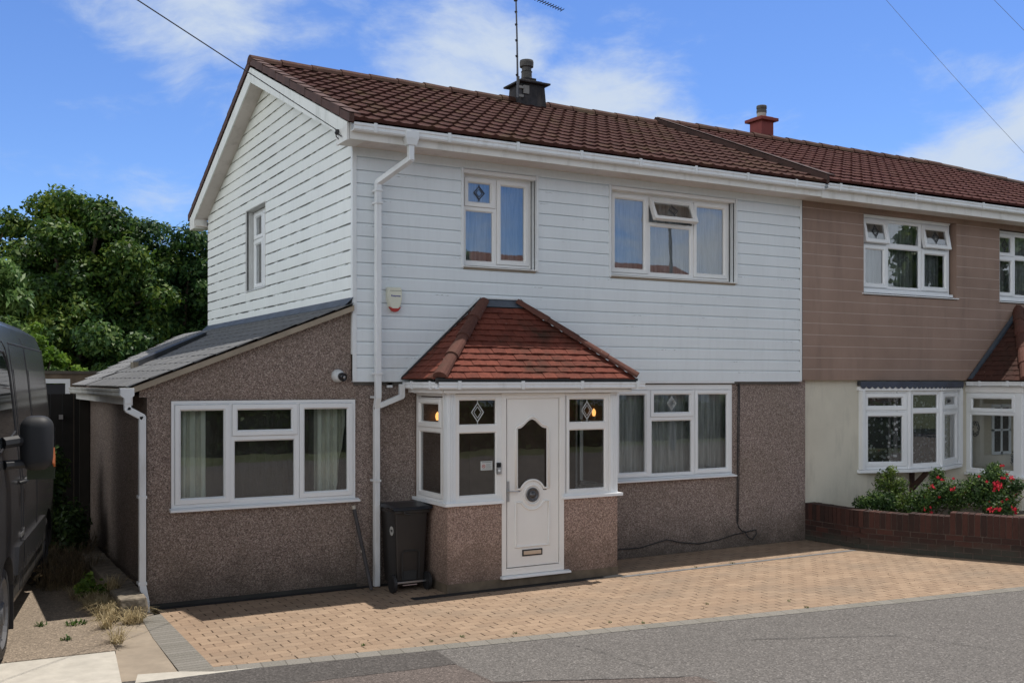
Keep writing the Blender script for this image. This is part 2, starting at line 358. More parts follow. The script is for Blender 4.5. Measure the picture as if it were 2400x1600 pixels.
def mk_border(name, w, h, rot):
    m, t, b = mat(name); g = NB(t)
    q = t.nodes.new('ShaderNodeTexBrick'); t.links.new(g.obj(rot=(0,0,rot)), q.inputs['Vector'])
    q.inputs['Scale'].default_value = 1; q.inputs['Brick Width'].default_value = w; q.inputs['Row Height'].default_value = h; q.offset = 0
    q.inputs['Mortar Size'].default_value = .006; q.inputs['Mortar Smooth'].default_value = .3
    q.inputs['Color1'].default_value = (.15,.14,.12,1); q.inputs['Color2'].default_value = (.205,.19,.17,1); q.inputs['Mortar'].default_value = (.07,.06,.045,1)
    c = g.mix(.3, q.outputs['Color'], g.ramp(g.noise(60, 3), [(.3, (.12,.115,.10)), (.7, (.40,.38,.34))]))
    g.link(c, b.inputs['Base Color']); b.inputs['Roughness'].default_value = .9
    g.link(g.bump(g.math('SUBTRACT', 1.0, q.outputs['Fac']), .5, .008), b.inputs['Normal']); return m
BORDER = mk_border("border_blocks", .20, 5.0, math.atan(.14))
BORDERL = mk_border("edge_blocks", 5.0, .075, 0)
def mk_asphalt(name, base, var=.25, sparkle=.5):
    m, t, b = mat(name); g = NB(t)
    v = g.sep(g.vor(75))[0]
    c = g.ramp(v, [(0, tuple(q*.45 for q in base)), (.45, base), (.85, tuple(q*1.35 for q in base)), (1, tuple(min(.8, q*2.3) for q in base))])
    c = g.mix(.35, c, g.ramp(g.noise(160, 2), [(.3, tuple(q*.6 for q in base)), (.7, tuple(q*1.5 for q in base))]))
    c = g.mix(g.ramp(g.noise(.7, 5, .6), [(.35, (0,0,0)), (.75, (var,)*3)]), c, tuple(q*.62 for q in base))
    c = g.mix(g.ramp(g.noise(2.4, 5, .7), [(.55, (0,0,0)), (.75, (var*.6,)*3)]), c, tuple(q*1.3 for q in base))
    g.link(c, b.inputs['Base Color']); b.inputs['Roughness'].default_value = .9; b.inputs['Specular IOR Level'].default_value = .25
    g.link(g.bump(g.vor(75, outp='Distance'), .5, .006), b.inputs['Normal']); return m
ASPH = mk_asphalt("asphalt_grey", (.138,.129,.122))
ASPHB = mk_asphalt("asphalt_brown", (.120,.100,.091), .2)
ASPHD = mk_asphalt("asphalt_dark", (.085,.078,.074), .2)
ASPHR = mk_asphalt("asphalt_road", (.13,.125,.125), .3)
CONC = mk_asphalt("old_concrete", (.235,.19,.145), .45)
CONCL = plain("pale_concrete", (.47,.44,.385), .9, var=.12, scale=7, bump=.5, bscale=18, dirt=(.40,.37,.31))
CONCB = plain("beige_concrete", (.29,.24,.185), .9, var=.2, scale=3, bump=.3, bscale=70, dirt=(.22,.19,.15))
KERBM = plain("mossy_concrete", (.20,.17,.13), .95, var=.4, scale=9, bump=.7, bscale=30, dirt=(.09,.08,.05))
EARTH = plain("earth", (.10,.075,.05), .95, var=.4, scale=5, bump=.6, bscale=25)
FIELD = plain("grass_ground", (.07,.09,.035), .95, var=.4, scale=2)

# ------------------------------------------------------------------ mesh helpers
class M:
    def __init__(s): s.v = []; s.f = []; s.m = []
    def add(s, vs, fs, mi=0):
        o = len(s.v); s.v += [tuple(v) for v in vs]; s.f += [tuple(i+o for i in f) for f in fs]; s.m += [mi]*len(fs); return s
    def box(s, x0, x1, y0, y1, z0, z1, mi=0):
        v = [(x,y,z) for z in (z0,z1) for y in (y0,y1) for x in (x0,x1)]
        return s.add(v, [(0,2,3,1),(4,5,7,6),(0,1,5,4),(2,6,7,3),(0,4,6,2),(1,3,7,5)], mi)
    def quad(s, a, b, c, d, mi=0): return s.add([a,b,c,d], [(0,1,2,3)], mi)
    def prism(s, poly, ext, mi=0):
        """closed polygon of 3D points extruded by vector ext"""
        n = len(poly); p = [Vector(q) for q in poly]; e = Vector(ext)
        vs = p + [q+e for q in p]
        fs = [tuple(range(n-1,-1,-1)), tuple(range(n,2*n))] + [(i,(i+1)%n,(i+1)%n+n,i+n) for i in range(n)]
        return s.add(vs, fs, mi)
    def tube(s, pts, r, n=8, mi=0, caps=True):
        pts = [Vector(p) for p in pts]; rs = r if isinstance(r, (list, tuple)) else [r]*len(pts)
        vs = []; up = None
        for i, p in enumerate(pts):
            d = (pts[min(i+1,len(pts)-1)] - pts[max(i-1,0)]).normalized()
            if up is None: up = d.orthogonal().normalized()
            up = (up - d*up.dot(d)).normalized(); w = d.cross(up)
            for k in range(n):
                a = 2*math.pi*k/n + math.pi/n; vs.append(p + (up*math.cos(a) + w*math.sin(a))*rs[i])
        fs = [(i*n+k, i*n+(k+1)%n, (i+1)*n+(k+1)%n, (i+1)*n+k) for i in range(len(pts)-1) for k in range(n)]
        if caps: fs += [tuple(range(n-1,-1,-1)), tuple(range((len(pts)-1)*n, len(pts)*n))]
        return s.add(vs, fs, mi)
    def lathe(s, c, prof, n=20, mi=0, axis='Z'):
        vs = []
        for r, h in prof:
            for k in range(n):
                a = 2*math.pi*k/n
                p = (r*math.cos(a), r*math.sin(a), h)
                if axis == 'X': p = (p[2], p[0], p[1])
                if axis == 'Y': p = (p[0], p[2], p[1])
                vs.append((c[0]+p[0], c[1]+p[1], c[2]+p[2]))
        m = len(prof)
        fs = [(i*n+k, i*n+(k+1)%n, (i+1)*n+(k+1)%n, (i+1)*n+k) for i in range(m-1) for k in range(n)]
        if prof[0][0] > 1e-6: fs.append(tuple(range(n-1,-1,-1)))
        if prof[-1][0] > 1e-6: fs.append(tuple(range((m-1)*n, m*n)))
        return s.add(vs, fs, mi)
    def xf(s, mt): s.v = [tuple(mt @ Vector(v)) for v in s.v]; return s
    def jitter(s, a):
        s.v = [tuple(c + random.uniform(-a, a) for c in v) for v in s.v]; return s
    def build(s, name, mats, parent=None, smooth=False, bevel=0, recalc=True):
        me = bpy.data.meshes.new(name); me.from_pydata(s.v, [], s.f)
        if not isinstance(mats, (list, tuple)): mats = [mats]
        for m in mats: me.materials.append(m)
        if len(mats) > 1: me.polygons.foreach_set('material_index', s.m)
        if recalc:
            bm = bmesh.new(); bm.from_mesh(me); bmesh.ops.recalc_face_normals(bm, faces=bm.faces); bm.to_mesh(me); bm.free()
        if smooth: me.polygons.foreach_set('use_smooth', [True]*len(me.polygons))
        me.update()
        o = bpy.data.objects.new(name, me); COL.objects.link(o)
        if parent: link_parent(o, parent)
        if bevel:
            md = o.modifiers.new("bevel", 'BEVEL'); md.width = bevel; md.segments = 2 if bevel < .05 else 6; md.limit_method = 'ANGLE'; md.angle_limit = R(40)
        return o
def link_parent(o, parent):
    o.parent = parent            # parts are modelled in world coordinates, whatever their parent's origin
    if parent.type == 'EMPTY': o.matrix_parent_inverse = parent.matrix_basis.inverted()
def thing(name, label, cat, loc=(0,0,0), group=None):
    o = bpy.data.objects.new(name, None); COL.objects.link(o); o.location = loc; o.empty_display_size = .2
    tag(o, label, cat, group); return o
def tag(o, label, cat, group=None):
    o['label'] = label; o['category'] = cat
    if group: o['group'] = group
    return o
def struct(o, kind='structure'): o['kind'] = kind; return o

class Fr:
    """local facade frame: u along the wall, w into it, z up"""
    def __init__(s, o, du, dw): s.o = Vector(o); s.du = Vector(du).normalized(); s.dw = Vector(dw).normalized()
    def p(s, u, w, z): return s.o + s.du*u + s.dw*w + Vector((0,0,z))
    def mt(s):
        return Matrix(((s.du.x, s.dw.x, 0, s.o.x), (s.du.y, s.dw.y, 0, s.o.y), (0, 0, 1, s.o.z), (0,0,0,1)))
FRONT = Fr((0,0,0), (1,0,0), (0,1,0))
SIDE = Fr((0,0,0), (0,-1,0), (1,0,0))      # faces -X; u = -Y

def wall(name, fr, u0, u1, z0, z1, m, parent, holes=(), reveal=.1, w=0.0, thick=.0, revm=None, build=True):
    mb = M()
    us = sorted(set([u0, u1] + [c for h in holes for c in h[:2]])); zs = sorted(set([z0, z1] + [c for h in holes for c in h[2:4]]))
    us = [u for u in us if u0 <= u <= u1]; zs = [z for z in zs if z0 <= z <= z1]
    for a, b in zip(us, us[1:]):
        for c, d in zip(zs, zs[1:]):
            mu, mz = (a+b)/2, (c+d)/2
            if any(h[0] < mu < h[1] and h[2] < mz < h[3] for h in holes): continue
            mb.quad((a,w,c), (b,w,c), (b,w,d), (a,w,d))
    for h in holes:
        a, b, c, d = h[:4]; e = w + reveal
        mb.quad((a,w,c),(a,e,c),(a,e,d),(a,w,d),1); mb.quad((b,w,c),(b,w,d),(b,e,d),(b,e,c),1)
        mb.quad((a,w,d),(a,e,d),(b,e,d),(b,w,d),1); mb.quad((a,w,c),(b,w,c),(b,e,c),(a,e,c),1)
    mb.xf(fr.mt())
    return mb.build(name, [m, revm or m], parent, recalc=False) if build else mb

def rings(mb, rect, prof, mi=0):
    """loft nested rectangles: prof = [(inset, w)]"""
    u0, u1, z0, z1 = rect; vs = []
    for i, w in prof: vs += [(u0+i, w, z0+i), (u1-i, w, z0+i), (u1-i, w, z1-i), (u0+i, w, z1-i)]
    fs = []
    for k in range(len(prof)-1):
        for j in range(4): fs.append((k*4+j, k*4+(j+1)%4, (k+1)*4+(j+1)%4, (k+1)*4+j))
    mb.add(vs, fs, mi)

def diamond(mb, u, z, a, h, w, t=.006, double=True):
    for sc in ((1, .62) if double else (1,)):
        P = [(u, z+h*sc), (u+a*sc, z), (u, z-h*sc), (u-a*sc, z)]
        for i in range(4):
            p, q = P[i], P[(i+1)%4]
            mb.tube([(p[0], w, p[1]), (q[0], w, q[1])], t*sc, 5)
    mb.tube([(u, w, z+h), (u, w, z+h*1.3)], t*.8, 5); mb.tube([(u, w, z-h), (u, w, z-h*1.3)], t*.8, 5)

def window(parent, fr, rect, w, cells, glass=GLASS, fm=UPVC, sash_t=.075, fix_t=.045, outer=.035, sill=None, curtain=None, room=None, motif=LEAD, name='window', cw=.16):
    """cells: (u0,u1,z0,z1,kind,opt) kind: 'f' fixed, 's' sash; opt: dict(open=deg, motif=True)"""
    u0, u1, z0, z1 = rect
    mb = M(); panes = []; sashes = []; motifs = []
    # outer frame
    rings(mb, rect, [(0, w+.06), (0, w), (outer-.006, w), (outer, w+.006), (outer, w+.05)])
    for c in cells:
        a, b, d, e, k = c[:5]; opt = c[5] if len(c) > 5 else {}
        if k == 'f':
            t = fix_t; g = M(); rings(mb, (a,b,d,e), [(0, w+.05), (0, w+.0015), (t-.014, w+.0015), (t, w+.018), (t, w+.05)])
            pm = M().quad((a+t,w+.025,d+t), (b-t,w+.025,d+t), (b-t,w+.025,e-t), (a+t,w+.025,e-t)); panes.append(pm)
        else:
            rings(mb, (a,b,d,e), [(0, w+.05), (0, w+.0015), (.010, w+.0015), (.010, w+.05)])
            t = sash_t; sm = M(); rings(sm, (a+.013,b-.013,d+.013,e-.013), [(0, w+.045), (0, w-.010), (.004, w-.014), (t-.03, w-.014), (t-.013, w+.008), (t-.013, w+.04)])
            pm = M().quad((a+t,w+.02,d+t), (b-t,w+.02,d+t), (b-t,w+.02,e-t), (a+t,w+.02,e-t))
            lst = [sm, pm]
            if opt.get('motif'):
                mm = M(); diamond(mm, (a+b)/2, (d+e)/2, min(.075, (b-a)*.16), (e-d)*.5-t-.035, w+.012); motifs.append(mm); lst.append(mm)
            if opt.get('open'):
                hz = e - .013; rot = Matrix.Translation((0, w, hz)) @ Matrix.Rotation(R(opt['open']), 4, 'X') @ Matrix.Translation((0, -w, -hz))
                for q in lst: q.xf(rot)
            sashes.append(sm); panes.append(pm)
        if k == 'f' and opt.get('motif'):
            mm = M(); diamond(mm, (a+b)/2, (d+e)/2, min(.075, (b-a)*.16), (e-d)*.5-fix_t-.03, w+.015); motifs.append(mm)
    T = fr.mt()
    root = mb.xf(T).build(name, fm, parent, recalc=False)
    for q in sashes: q.xf(T).build('sash', fm, root, recalc=False)
    for q in panes: q.xf(T).build('pane', glass, root, recalc=False)
    for q in motifs: q.xf(T).build('leaded_diamond', motif, root)
    if sill:
        su0, su1, sz, sw, sh = sill
        sm = M(); sm.prism([(su0, w+.02, sz), (su0, sw, sz-.018), (su0, sw, sz-sh), (su0, w+.02, sz-sh)], (su1-su0, 0, 0)); sm.xf(T).build('sill', fm, root, bevel=.003)
    if curtain:
        for spec in curtain:
            cu0, cu1, cm, amp, per = spec[:5]; tie = spec[5] if len(spec) > 5 else 0
            n = max(8, int((cu1-cu0)/.012)); cmx = M(); vs = []; rows = 8
            for r in range(rows+1):
                zz = z0 + .03 + (z1-z0-.06)*r/rows
                for i in range(n+1):
                    u = cu0 + (cu1-cu0)*i/n
                    if tie: u += tie*(1-r/rows)**1.5*(1 - i/n if tie > 0 else i/n)
                    ph = 2*math.pi*u/per + 1.3*math.sin(u*7.3)
                    vs.append((u, w+cw + amp*math.sin(ph) + .4*amp*math.sin(ph*2.7+r*.1), zz))
            fs = [(r*(n+1)+i, r*(n+1)+i+1, (r+1)*(n+1)+i+1, (r+1)*(n+1)+i) for r in range(rows) for i in range(n)]
            cmx.add(vs, fs).xf(T).build('curtain', cm, root, smooth=True, recalc=False)
    if room:
        depth, rm = room
        rb = M(); a, b, c, d = u0+.01, u1-.01, z0+.01, z1-.01; e, f = w+.07, w+depth
        A, B, C, D = a-.18, b+.18, c-.4, d+.15
        rb.quad((A,f,C),(B,f,C),(B,f,D),(A,f,D)); rb.quad((A,e,C),(A,f,C),(A,f,D),(A,e,D)); rb.quad((B,e,C),(B,e,D),(B,f,D),(B,f,C))
        rb.quad((A,e,D),(A,f,D),(B,f,D),(B,e,D)); rb.quad((A,e,C),(B,e,C),(B,f,C),(A,f,C))
        rings(rb, (A,B,C,D), [(0, e)]) 
        # the inner face of the wall round the opening
        for q in ((A,a,C,D),(b,B,C,D),(a,b,C,c),(a,b,d,D)): rb.quad((q[0],e,q[2]),(q[1],e,q[2]),(q[1],e,q[3]),(q[0],e,q[3]))
        rb.xf(T).build('room_beyond', rm, root, recalc=False)
    return root

def clad(name, fr, u0, u1, z0, z1, holes, m, parent, pitch=.15, clip=None, joint=None, zoff=None, cove=.011, dp_=.018):
    """shiplap boards with a recessed joint, cut round the openings"""
    mb = M(); base = z0 if zoff is None else zoff
    k0 = int(math.floor((z0-base)/pitch)); k = k0
    while base + k*pitch < z1:
        b = base + k*pitch
        if joint: P = [(b, 0), (b+pitch-joint, 0), (b+pitch-joint, .003), (b+pitch, .003), (b+pitch, 0)]
        else: P = [(b, dp_), (b, 0), (b+pitch-.032, 0.0), (b+pitch-cove, .006), (b+pitch-cove, dp_), (b+pitch, dp_)]
        for (za, wa), (zb, wb) in zip(P, P[1:]):
            mi = 1 if (joint and wa == wb == .003) else 0
            cuts = sorted(set([za, zb] + [h[j] for h in holes for j in (2,3) if za < h[j] < zb] + [q for q in (z0, z1) if za < q < zb])) if zb > za else [za, zb]
            for c, d in zip(cuts, cuts[1:]):
                mz = (c+d)/2
                if not (z0-1e-6 <= mz <= z1+1e-6): continue
                f = lambda z: wa + (wb-wa)*((z-za)/(zb-za) if zb > za else 0)
                wc, wd = (f(c), f(d)) if zb > za else (wa, wb)
                hs = sorted([h for h in holes if h[2] < mz < h[3]])
                u = u0
                for h in hs + [(u1, u1)]:
                    if h[0] > u: mb.quad((u, wc, c), (h[0], wc, c), (h[0], wd, d), (u, wd, d), mi)
                    u = max(u, h[1])
        k += 1
    mb.xf(fr.mt())
    o = mb.build(name, [m, BJOINT], parent, recalc=False)
    if clip:
        bm = bmesh.new(); bm.from_mesh(o.data)
        for co, no in clip:
            bmesh.ops.bisect_plane(bm, geom=bm.verts[:]+bm.edges[:]+bm.faces[:], plane_co=co, plane_no=no, clear_outer=True)
        bm.to_mesh(o.data); bm.free()
    return o

def tile_slope(name, O, U, S, nu, ns, tw, gauge, m, parent, prof='wave', bounds=None, stag=0.0, lift=.028, jit=.003, recalc=True):
    """tiles on a slope: O eave corner, U along the eave, S up the slope; every tile is its own piece"""
    O = Vector(O); U = Vector(U).normalized(); S = Vector(S).normalized(); Nn = U.cross(S).normalized()
    if Nn.z < 0: Nn = -Nn
    mb = M()
    if prof == 'wave':
        xs = [0,.10,.22,.32,.42,.50,.58,.68,.80,.90,1.0]
        hs = [.002,.001,.0,.001,.008,.016,.016,.008,.001,.001,.002]
    elif prof == 'pan':
        xs = [0,.06,.14,.50,.80,.94,1.0]; hs = [.012,.012,.001,.001,.001,.010,.012]
    else:
        xs = [.012,.5,.988]; hs = [0,.003,0]
    for j in range(ns):
        s0 = j*gauge; off = (j % 2)*stag*tw
        b = bounds(s0 + gauge*.5) if bounds else (0, nu*tw)
        i0 = int(math.floor((b[0]-off)/tw)); i1 = int(math.ceil((b[1]-off)/tw))
        for i in range(i0, i1):
            ua, ub = i*tw+off, (i+1)*tw+off
            ca, cb = max(ua, b[0]), min(ub, b[1])
            if cb - ca < tw*.12: continue
            dj = random.uniform(-jit, jit); dn = random.uniform(-jit, jit)
            top = []; low = []; front = []
            X = [x for x in xs if ca <= ua + x*(ub-ua) <= cb] or [0.3, .7]
            for x in X:
                u = ua + x*tw; h = hs[xs.index(x)] if x in xs else 0
                low.append(O + U*u + S*(s0-.012+dj) + Nn*(h + lift + dn))
                top.append(O + U*u + S*(s0+gauge) + Nn*(h + .004 + dn))
                front.append(O + U*u + S*(s0-.006+dj) + Nn*(h*.3 - .006))
            n = len(X)
            if n < 2: continue
            mb.add(low+top+front, [(k, k+1, n+k+1, n+k) for k in range(n-1)] + [(2*n+k, 2*n+k+1, k+1, k) for k in range(n-1)] + [(0, n, 2*n), (n-1, 3*n-1, 2*n-1)])
    return mb.build(name, m, parent, recalc=False)

def halfround(name, a, b, r, m, parent, seg=.45, up=(0,0,1), lap=.012, n=7, sub=False):
    """a run of half-round tiles from a to b"""
    a = Vector(a); b = Vector(b); d = (b-a); Ln = d.length; d.normalize(); up = (Vector(up) - d*Vector(up).dot(d)).normalized(); sd_ = d.cross(up)
    mb = M(); k = max(1, round(Ln/seg)); st = Ln/k
    for i in range(k):
        p0 = a + d*(i*st - .01); p1 = a + d*((i+1)*st + .02)
        vs = []
        for p, rr in ((p0, r+lap), (p1, r-.004)):
            dz = random.uniform(-.004, .004)
            for q in range(n+1):
                t = math.pi*q/n; vs.append(p + sd_*math.cos(t)*rr + up*(math.sin(t)*rr*.85 + dz))
        fs = [(q, q+1, n+2+q, n+1+q) for q in range(n)] + [tuple(range(n+1))] + [tuple(range(2*n+1, n, -1))]
        mb.add(vs, fs)
    return mb.build(name, m, parent)

def gutter(parent, a, b, inward, name='gutter', step=.9, m=GUT, h=.085, wd=.10, clips=True):
    """square-line gutter run from a to b (top front edge), profile opening up; brackets are sub-parts"""
    a = Vector(a); b = Vector(b); d = (b-a); Ln = d.length; d.normalize(); iw = Vector(inward).normalized(); z = Vector((0,0,1))
    P = [(wd, -.0), (wd, -h), (.018, -h), (.006, -h*.80), (.010, -h*.42), (0, -h*.30), (0, 0), (.008, 0), (.010, -h*.3), (.02, -h*.85), (wd-.006, -h*.9), (wd-.006, 0)]
    mb = M(); mb.prism([a + iw*p + z*q for p, q in P], d*Ln)
    o = mb.build(name, m, parent)
    if clips:
        t = .25
        while t < Ln:
            cb = M(); cb.prism([a + d*(t-.018) + iw*p + z*q for p, q in ((-.006, .012), (.012, .012), (.012, -.004), (-.002,-.004), (-.002, -h*.3), (.008, -h*.45), (.003, -h*.8), (.017, -h-.006), (-.0, -h-.006), (-.007, -h*.8), (-.007, -.0))], d*.036)
            cb.build('gutter_clip', m, o); t += step
    return o

# ================================================================== GROUND
def sheet(name, poly, z, m, thick=.0):
    mb = M()
    if thick: mb.prism([(x, y, z-thick) for x, y in poly], (0,0,thick))
    else: mb.add([(x, y, z) for x, y in poly], [tuple(range(len(poly)))])
    o = mb.build(name, m); return struct(o)
OUT = lambda x: -2.655 - .14*(x+1.8)          # outer edge of the drive (skew to the house)
INN = lambda x: OUT(x) + .165
sheet('ground', [(-400,-400),(400,-400),(400,400),(-400,400)], -.05, FIELD)
sheet('road', [(-60,-14.0+.14*60*0),(60,-22),(60,-13.6),(-60,2.6)], -.012, ASPHR)
sheet('pavement', [(-40,OUT(-40)),(-40,-12),(45,-20),(45,OUT(45))], -.004, ASPH, .03)
sheet('pavement_patch_brown', [(-2.9,OUT(-2.9)-.02),(-1.42,OUT(-1.42)-.42),(-.37,-3.36),(-.33,-3.95),(1.15,-4.62),(1.35,-6.2),(-6,-7.0),(-7,-1.9),(-4,-2.45)], .0, ASPHB)
sheet('pavement_patch_dark', [(-2.9,OUT(-2.9)-.012),(-1.0,OUT(-1.0)-.012),(-.33,OUT(-.33)-.012),(-.36,-3.36+.01),(-.60,-3.34),(-1.5,OUT(-1.5)-.55),(-3.1,-3.1)], .002, ASPHD)
def crack(pts, wd, z, name='pavement_crack'):
    mb = M(); P = []
    for (a, b) in zip(pts, pts[1:]):
        n = 8
        for i in range(n): P.append((a[0]+(b[0]-a[0])*i/n + random.uniform(-.012,.012), a[1]+(b[1]-a[1])*i/n + random.uniform(-.012,.012)))
    P.append(pts[-1])
    for i in range(len(P)-1):
        (x0,y0),(x1,y1) = P[i], P[i+1]; w0 = wd*random.uniform(.5,1.2) if i else wd*.3; w1 = wd*random.uniform(.5,1.2)
        mb.quad((x0,y0-w0,z),(x1,y1-w1,z),(x1,y1+w1,z),(x0,y0+w0,z))
    return struct(mb.build(name, GROOVE))
crack([(.80,-3.10),(.86,-3.5),(.98,-4.27)], .013, .003)
crack([(2.2,-3.9),(3.6,-4.5),(4.1,-5.6)], .006, .003)
crack([(-1.3,-3.45),(-1.2,-4.1)], .006, .0045)
crack([(-.37,-3.36),(-.36,-3.95)], .006, .0045)
crack([(-.36,-3.95),(.5,-4.35),(1.15,-4.62),(1.3,-6.0)], .007, .0045)
crack([(-.2,-4.0),(-.05,-4.4)], .005, .0045)
sheet('paved_drive', [(-2.14,.05),(-2.14,INN(-2.14)),(9.6,INN(9.6)),(9.6,.05)], .0, PAVING, .04)
sheet('drive_border', [(-2.20,OUT(-2.20)),(9.6,OUT(9.6)),(9.6,INN(9.6)-.001),(-2.14,INN(-2.14)-.001),(-2.20,INN(-2.20))], .0, BORDER, .04)
sheet('drive_edge_strip', [(-2.34,-.30),(-2.39,-1.2),(-2.41,-2.45),(-2.17,OUT(-2.17)+.012),(-2.141,INN(-2.14)),(-2.141,-.25)], .001, BORDERL, .04)
sheet('drain_channel', [(3.04,-.985),(3.04,-.905),(7.02,-.935),(7.02,-1.0)], .004, plain("drain_grey", (.15,.15,.155), .7, var=.15, scale=8))
sheet('porch_base_flashing', [(.35,-.93),(3.12,-.93),(3.12,-.80),(.35,-.80)], .004, plain("bitumen_black", (.02,.02,.022), .6))
sheet('house_base_gully', [(-2.2,-.06),(-2.2,.06),(.62,.06),(.62,-.06)], .004, plain("bitumen_strip", (.022,.022,.024), .7))
sheet('concrete_strip', [(-3.0,-2.6),(-2.60,-2.62),(-2.42,-2.45),(-2.39,-1.2),(-2.345,-.3),(-2.2,-.2),(-2.2,.6),(-3.0,.6)], -.003, CONCB, .04)
sheet('kerb_stone', [(-2.78,-2.62),(-1.80,-2.665),(-2.16,-2.605),(-2.41,-2.46),(-2.72,-2.38)], .006, CONCL, .05)
def slab(name, poly, z, m, t=.06):
    mb = M(); mb.prism([(x,y,z-t) for x,y in poly], (0,0,t)); o = struct(mb.build(name, m, bevel=.008)); return o
slab('concrete_drive', [(-8,-1.35),(-2.77,-1.62),(-2.75,-1.1),(-2.60,-.2),(-2.56,.6),(-2.5,12),(-8,12)], .035, CONC, .07)
slab('concrete_apron', [(-8,-1.36),(-8,-2.3),(-2.89,-2.75),(-2.78,-1.63)], .030, CONCL, .07)
sheet('passage_earth', [(-3.1,1.6),(-2.5,1.2),(-2.2,.4),(-2.2,4.4),(-3.4,4.4)], .042, EARTH)

# ================================================================== WHITE HOUSE
H = thing('semi_detached_house', 'white boarded semi-detached house with brown tiled roof, tiled porch and pebbledash side extension', 'house', (3.5, 3.5, 0))
W1 = (1.40, 2.42, 3.715, 4.905); W2 = (3.555, 5.69, 3.715, 4.905)
GW = (3.64, 5.672, 1.03, 2.335); EW = (-1.985, .045, .985, 2.142)
ZC = 2.35
clad('front_cladding', FRONT, .045, 6.93, ZC, 5.0, [W1, W2], CLAD, H)
rake = lambda y: 5.145 + .41*min(y, 6.98-y)
SW = (-4.519, -3.485, 3.70, 4.92)
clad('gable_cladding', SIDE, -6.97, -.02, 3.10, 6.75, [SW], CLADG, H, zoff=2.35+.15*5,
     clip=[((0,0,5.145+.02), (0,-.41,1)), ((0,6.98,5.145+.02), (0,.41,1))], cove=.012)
# corner post, end trim and bottom trim of the boards
M().box(-.006,.045,-.008,.0,ZC,5.0).box(-.008,-.0005,0,.05,ZC+.3,5.0).build('corner_trim', TRIM, H, bevel=.003)
M().box(6.93,6.965,-.012,.02,ZC,5.0).build('corner_trim', TRIM, H, bevel=.003)
M().box(.0,6.965,-.004,.06,ZC-.012,ZC).build('cladding_bead', TRIM, H)
# masonry
wall('pebbledash_wall', FRONT, .05, 7.10, 0, ZC+.05, PEB, H, [GW], reveal=.08, w=.06)
wall('brick_core', SIDE, -6.95, -.05, 0, 5.2, INT, H, [SW], w=.02, reveal=.02)
wall('brick_core', FRONT, .02, 6.95, 2.3, 5.0, INT, H, [W1, W2], w=.03, reveal=.02)
M().quad((0,6.97,0),(7.1,6.97,0),(7.1,6.97,5.2),(0,6.97,5.2)).build('rear_wall', PEB, H)
M().box(6.93,6.985,.0,.02,2.36,5.0).build('party_joint', GROOVE, H)
# reveals
def reveal(fr, r, d, m, proud=.018, t=.03):
    mb = M(); a, b, c, e = r
    mb.box(a-t, a, -proud, d, c-.01, e); mb.box(b, b+t, -proud, d, c-.01, e); mb.box(a, b, .0, d, e-.012, e)
    return mb.xf(fr.mt()).build('window_surround', m, H, bevel=.002)
reveal(FRONT, W1, .12, TRIM); reveal(FRONT, W2, .12, TRIM)
reveal(SIDE, SW, .14, plain("reveal_gable", (.62,.62,.60), .6, dirt=(.3,.3,.27)), proud=.004, t=.012)
w1a, w1b, w1c, w1d = 1.43, 2.40, 3.75, 4.85
window(H, FRONT, (w1a,w1b,w1c,w1d), .10, [(w1a+.02,1.90,4.455,w1d-.02,'s',{'motif':1}),(w1a+.02,1.90,w1c+.02,4.455,'f'),(1.90,w1b-.02,w1c+.02,w1d-.02,'s')],
       glass=GLASSU, fm=UPVCW, outer=.03, sill=(1.385,2.435,3.745,-.035,.03), curtain=[(1.46,2.38,NET,.02,.10)], room=(1.4,INT))
w2a, w2b = 3.60, 5.655
window(H, FRONT, (w2a,w2b,w1c,w1d), .10, [(w2a+.02,4.24,w1c+.02,w1d-.02,'s'),(4.24,5.005,4.475,w1d-.02,'s',{'motif':1,'open':-24}),(4.24,5.005,w1c+.02,4.475,'f'),(5.005,w2b-.02,w1c+.02,w1d-.02,'s')],
       glass=GLASSU, fm=UPVCW, outer=.03, sill=(3.54,5.705,3.745,-.035,.03), curtain=[(3.62,5.64,NET,.022,.105)], room=(1.4,INT))
M().box(w1a-.03,w1b+.03,.0,.1,w1d,w1d+.05).build('window_head', UPVCW, H)
M().box(w2a-.03,w2b+.03,.0,.1,w1d,w1d+.05).build('window_head', UPVCW, H)
M().box(1.41,2.41,-.008,.02,3.690,3.712).build('sill_board', WOODB, H); M().box(3.56,5.68,-.008,.02,3.690,3.712).build('sill_board', WOODB, H)
window(H, SIDE, (-4.51,-3.50,3.72,4.90), .12, [(-4.49,-4.0,4.47,4.88,'s'),(-4.49,-4.0,3.74,4.47,'s'),(-4.0,-3.52,3.74,4.88,'s')], glass=GLASS, outer=.03,
       curtain=[(-4.48,-3.52,NET,.02,.1)], room=(1.2,INT), sill=(-4.53,-3.48,3.71,-.02,.025))
window(H, FRONT, (GW[0]+.0,GW[1],1.035,2.335), .055, [(3.66,4.23,1.06,2.235,'s'),(4.23,4.99,1.85,2.235,'s',{'motif':1}),(4.23,4.99,1.06,1.85,'f'),(4.99,5.655,1.06,2.235,'s')],
       outer=.02, sill=(3.62,5.70,1.045,-.03,.035), curtain=[(3.66,5.66,NETD,.025,.10)], room=(1.5,INT), motif=LEADL)
M().box(3.66,5.655,.048,.10,2.235,2.32).build('window_head', UPVC, H); M().box(3.3,5.672,.0,.047,2.318,2.3375).build('head_trim', UPVC, H)
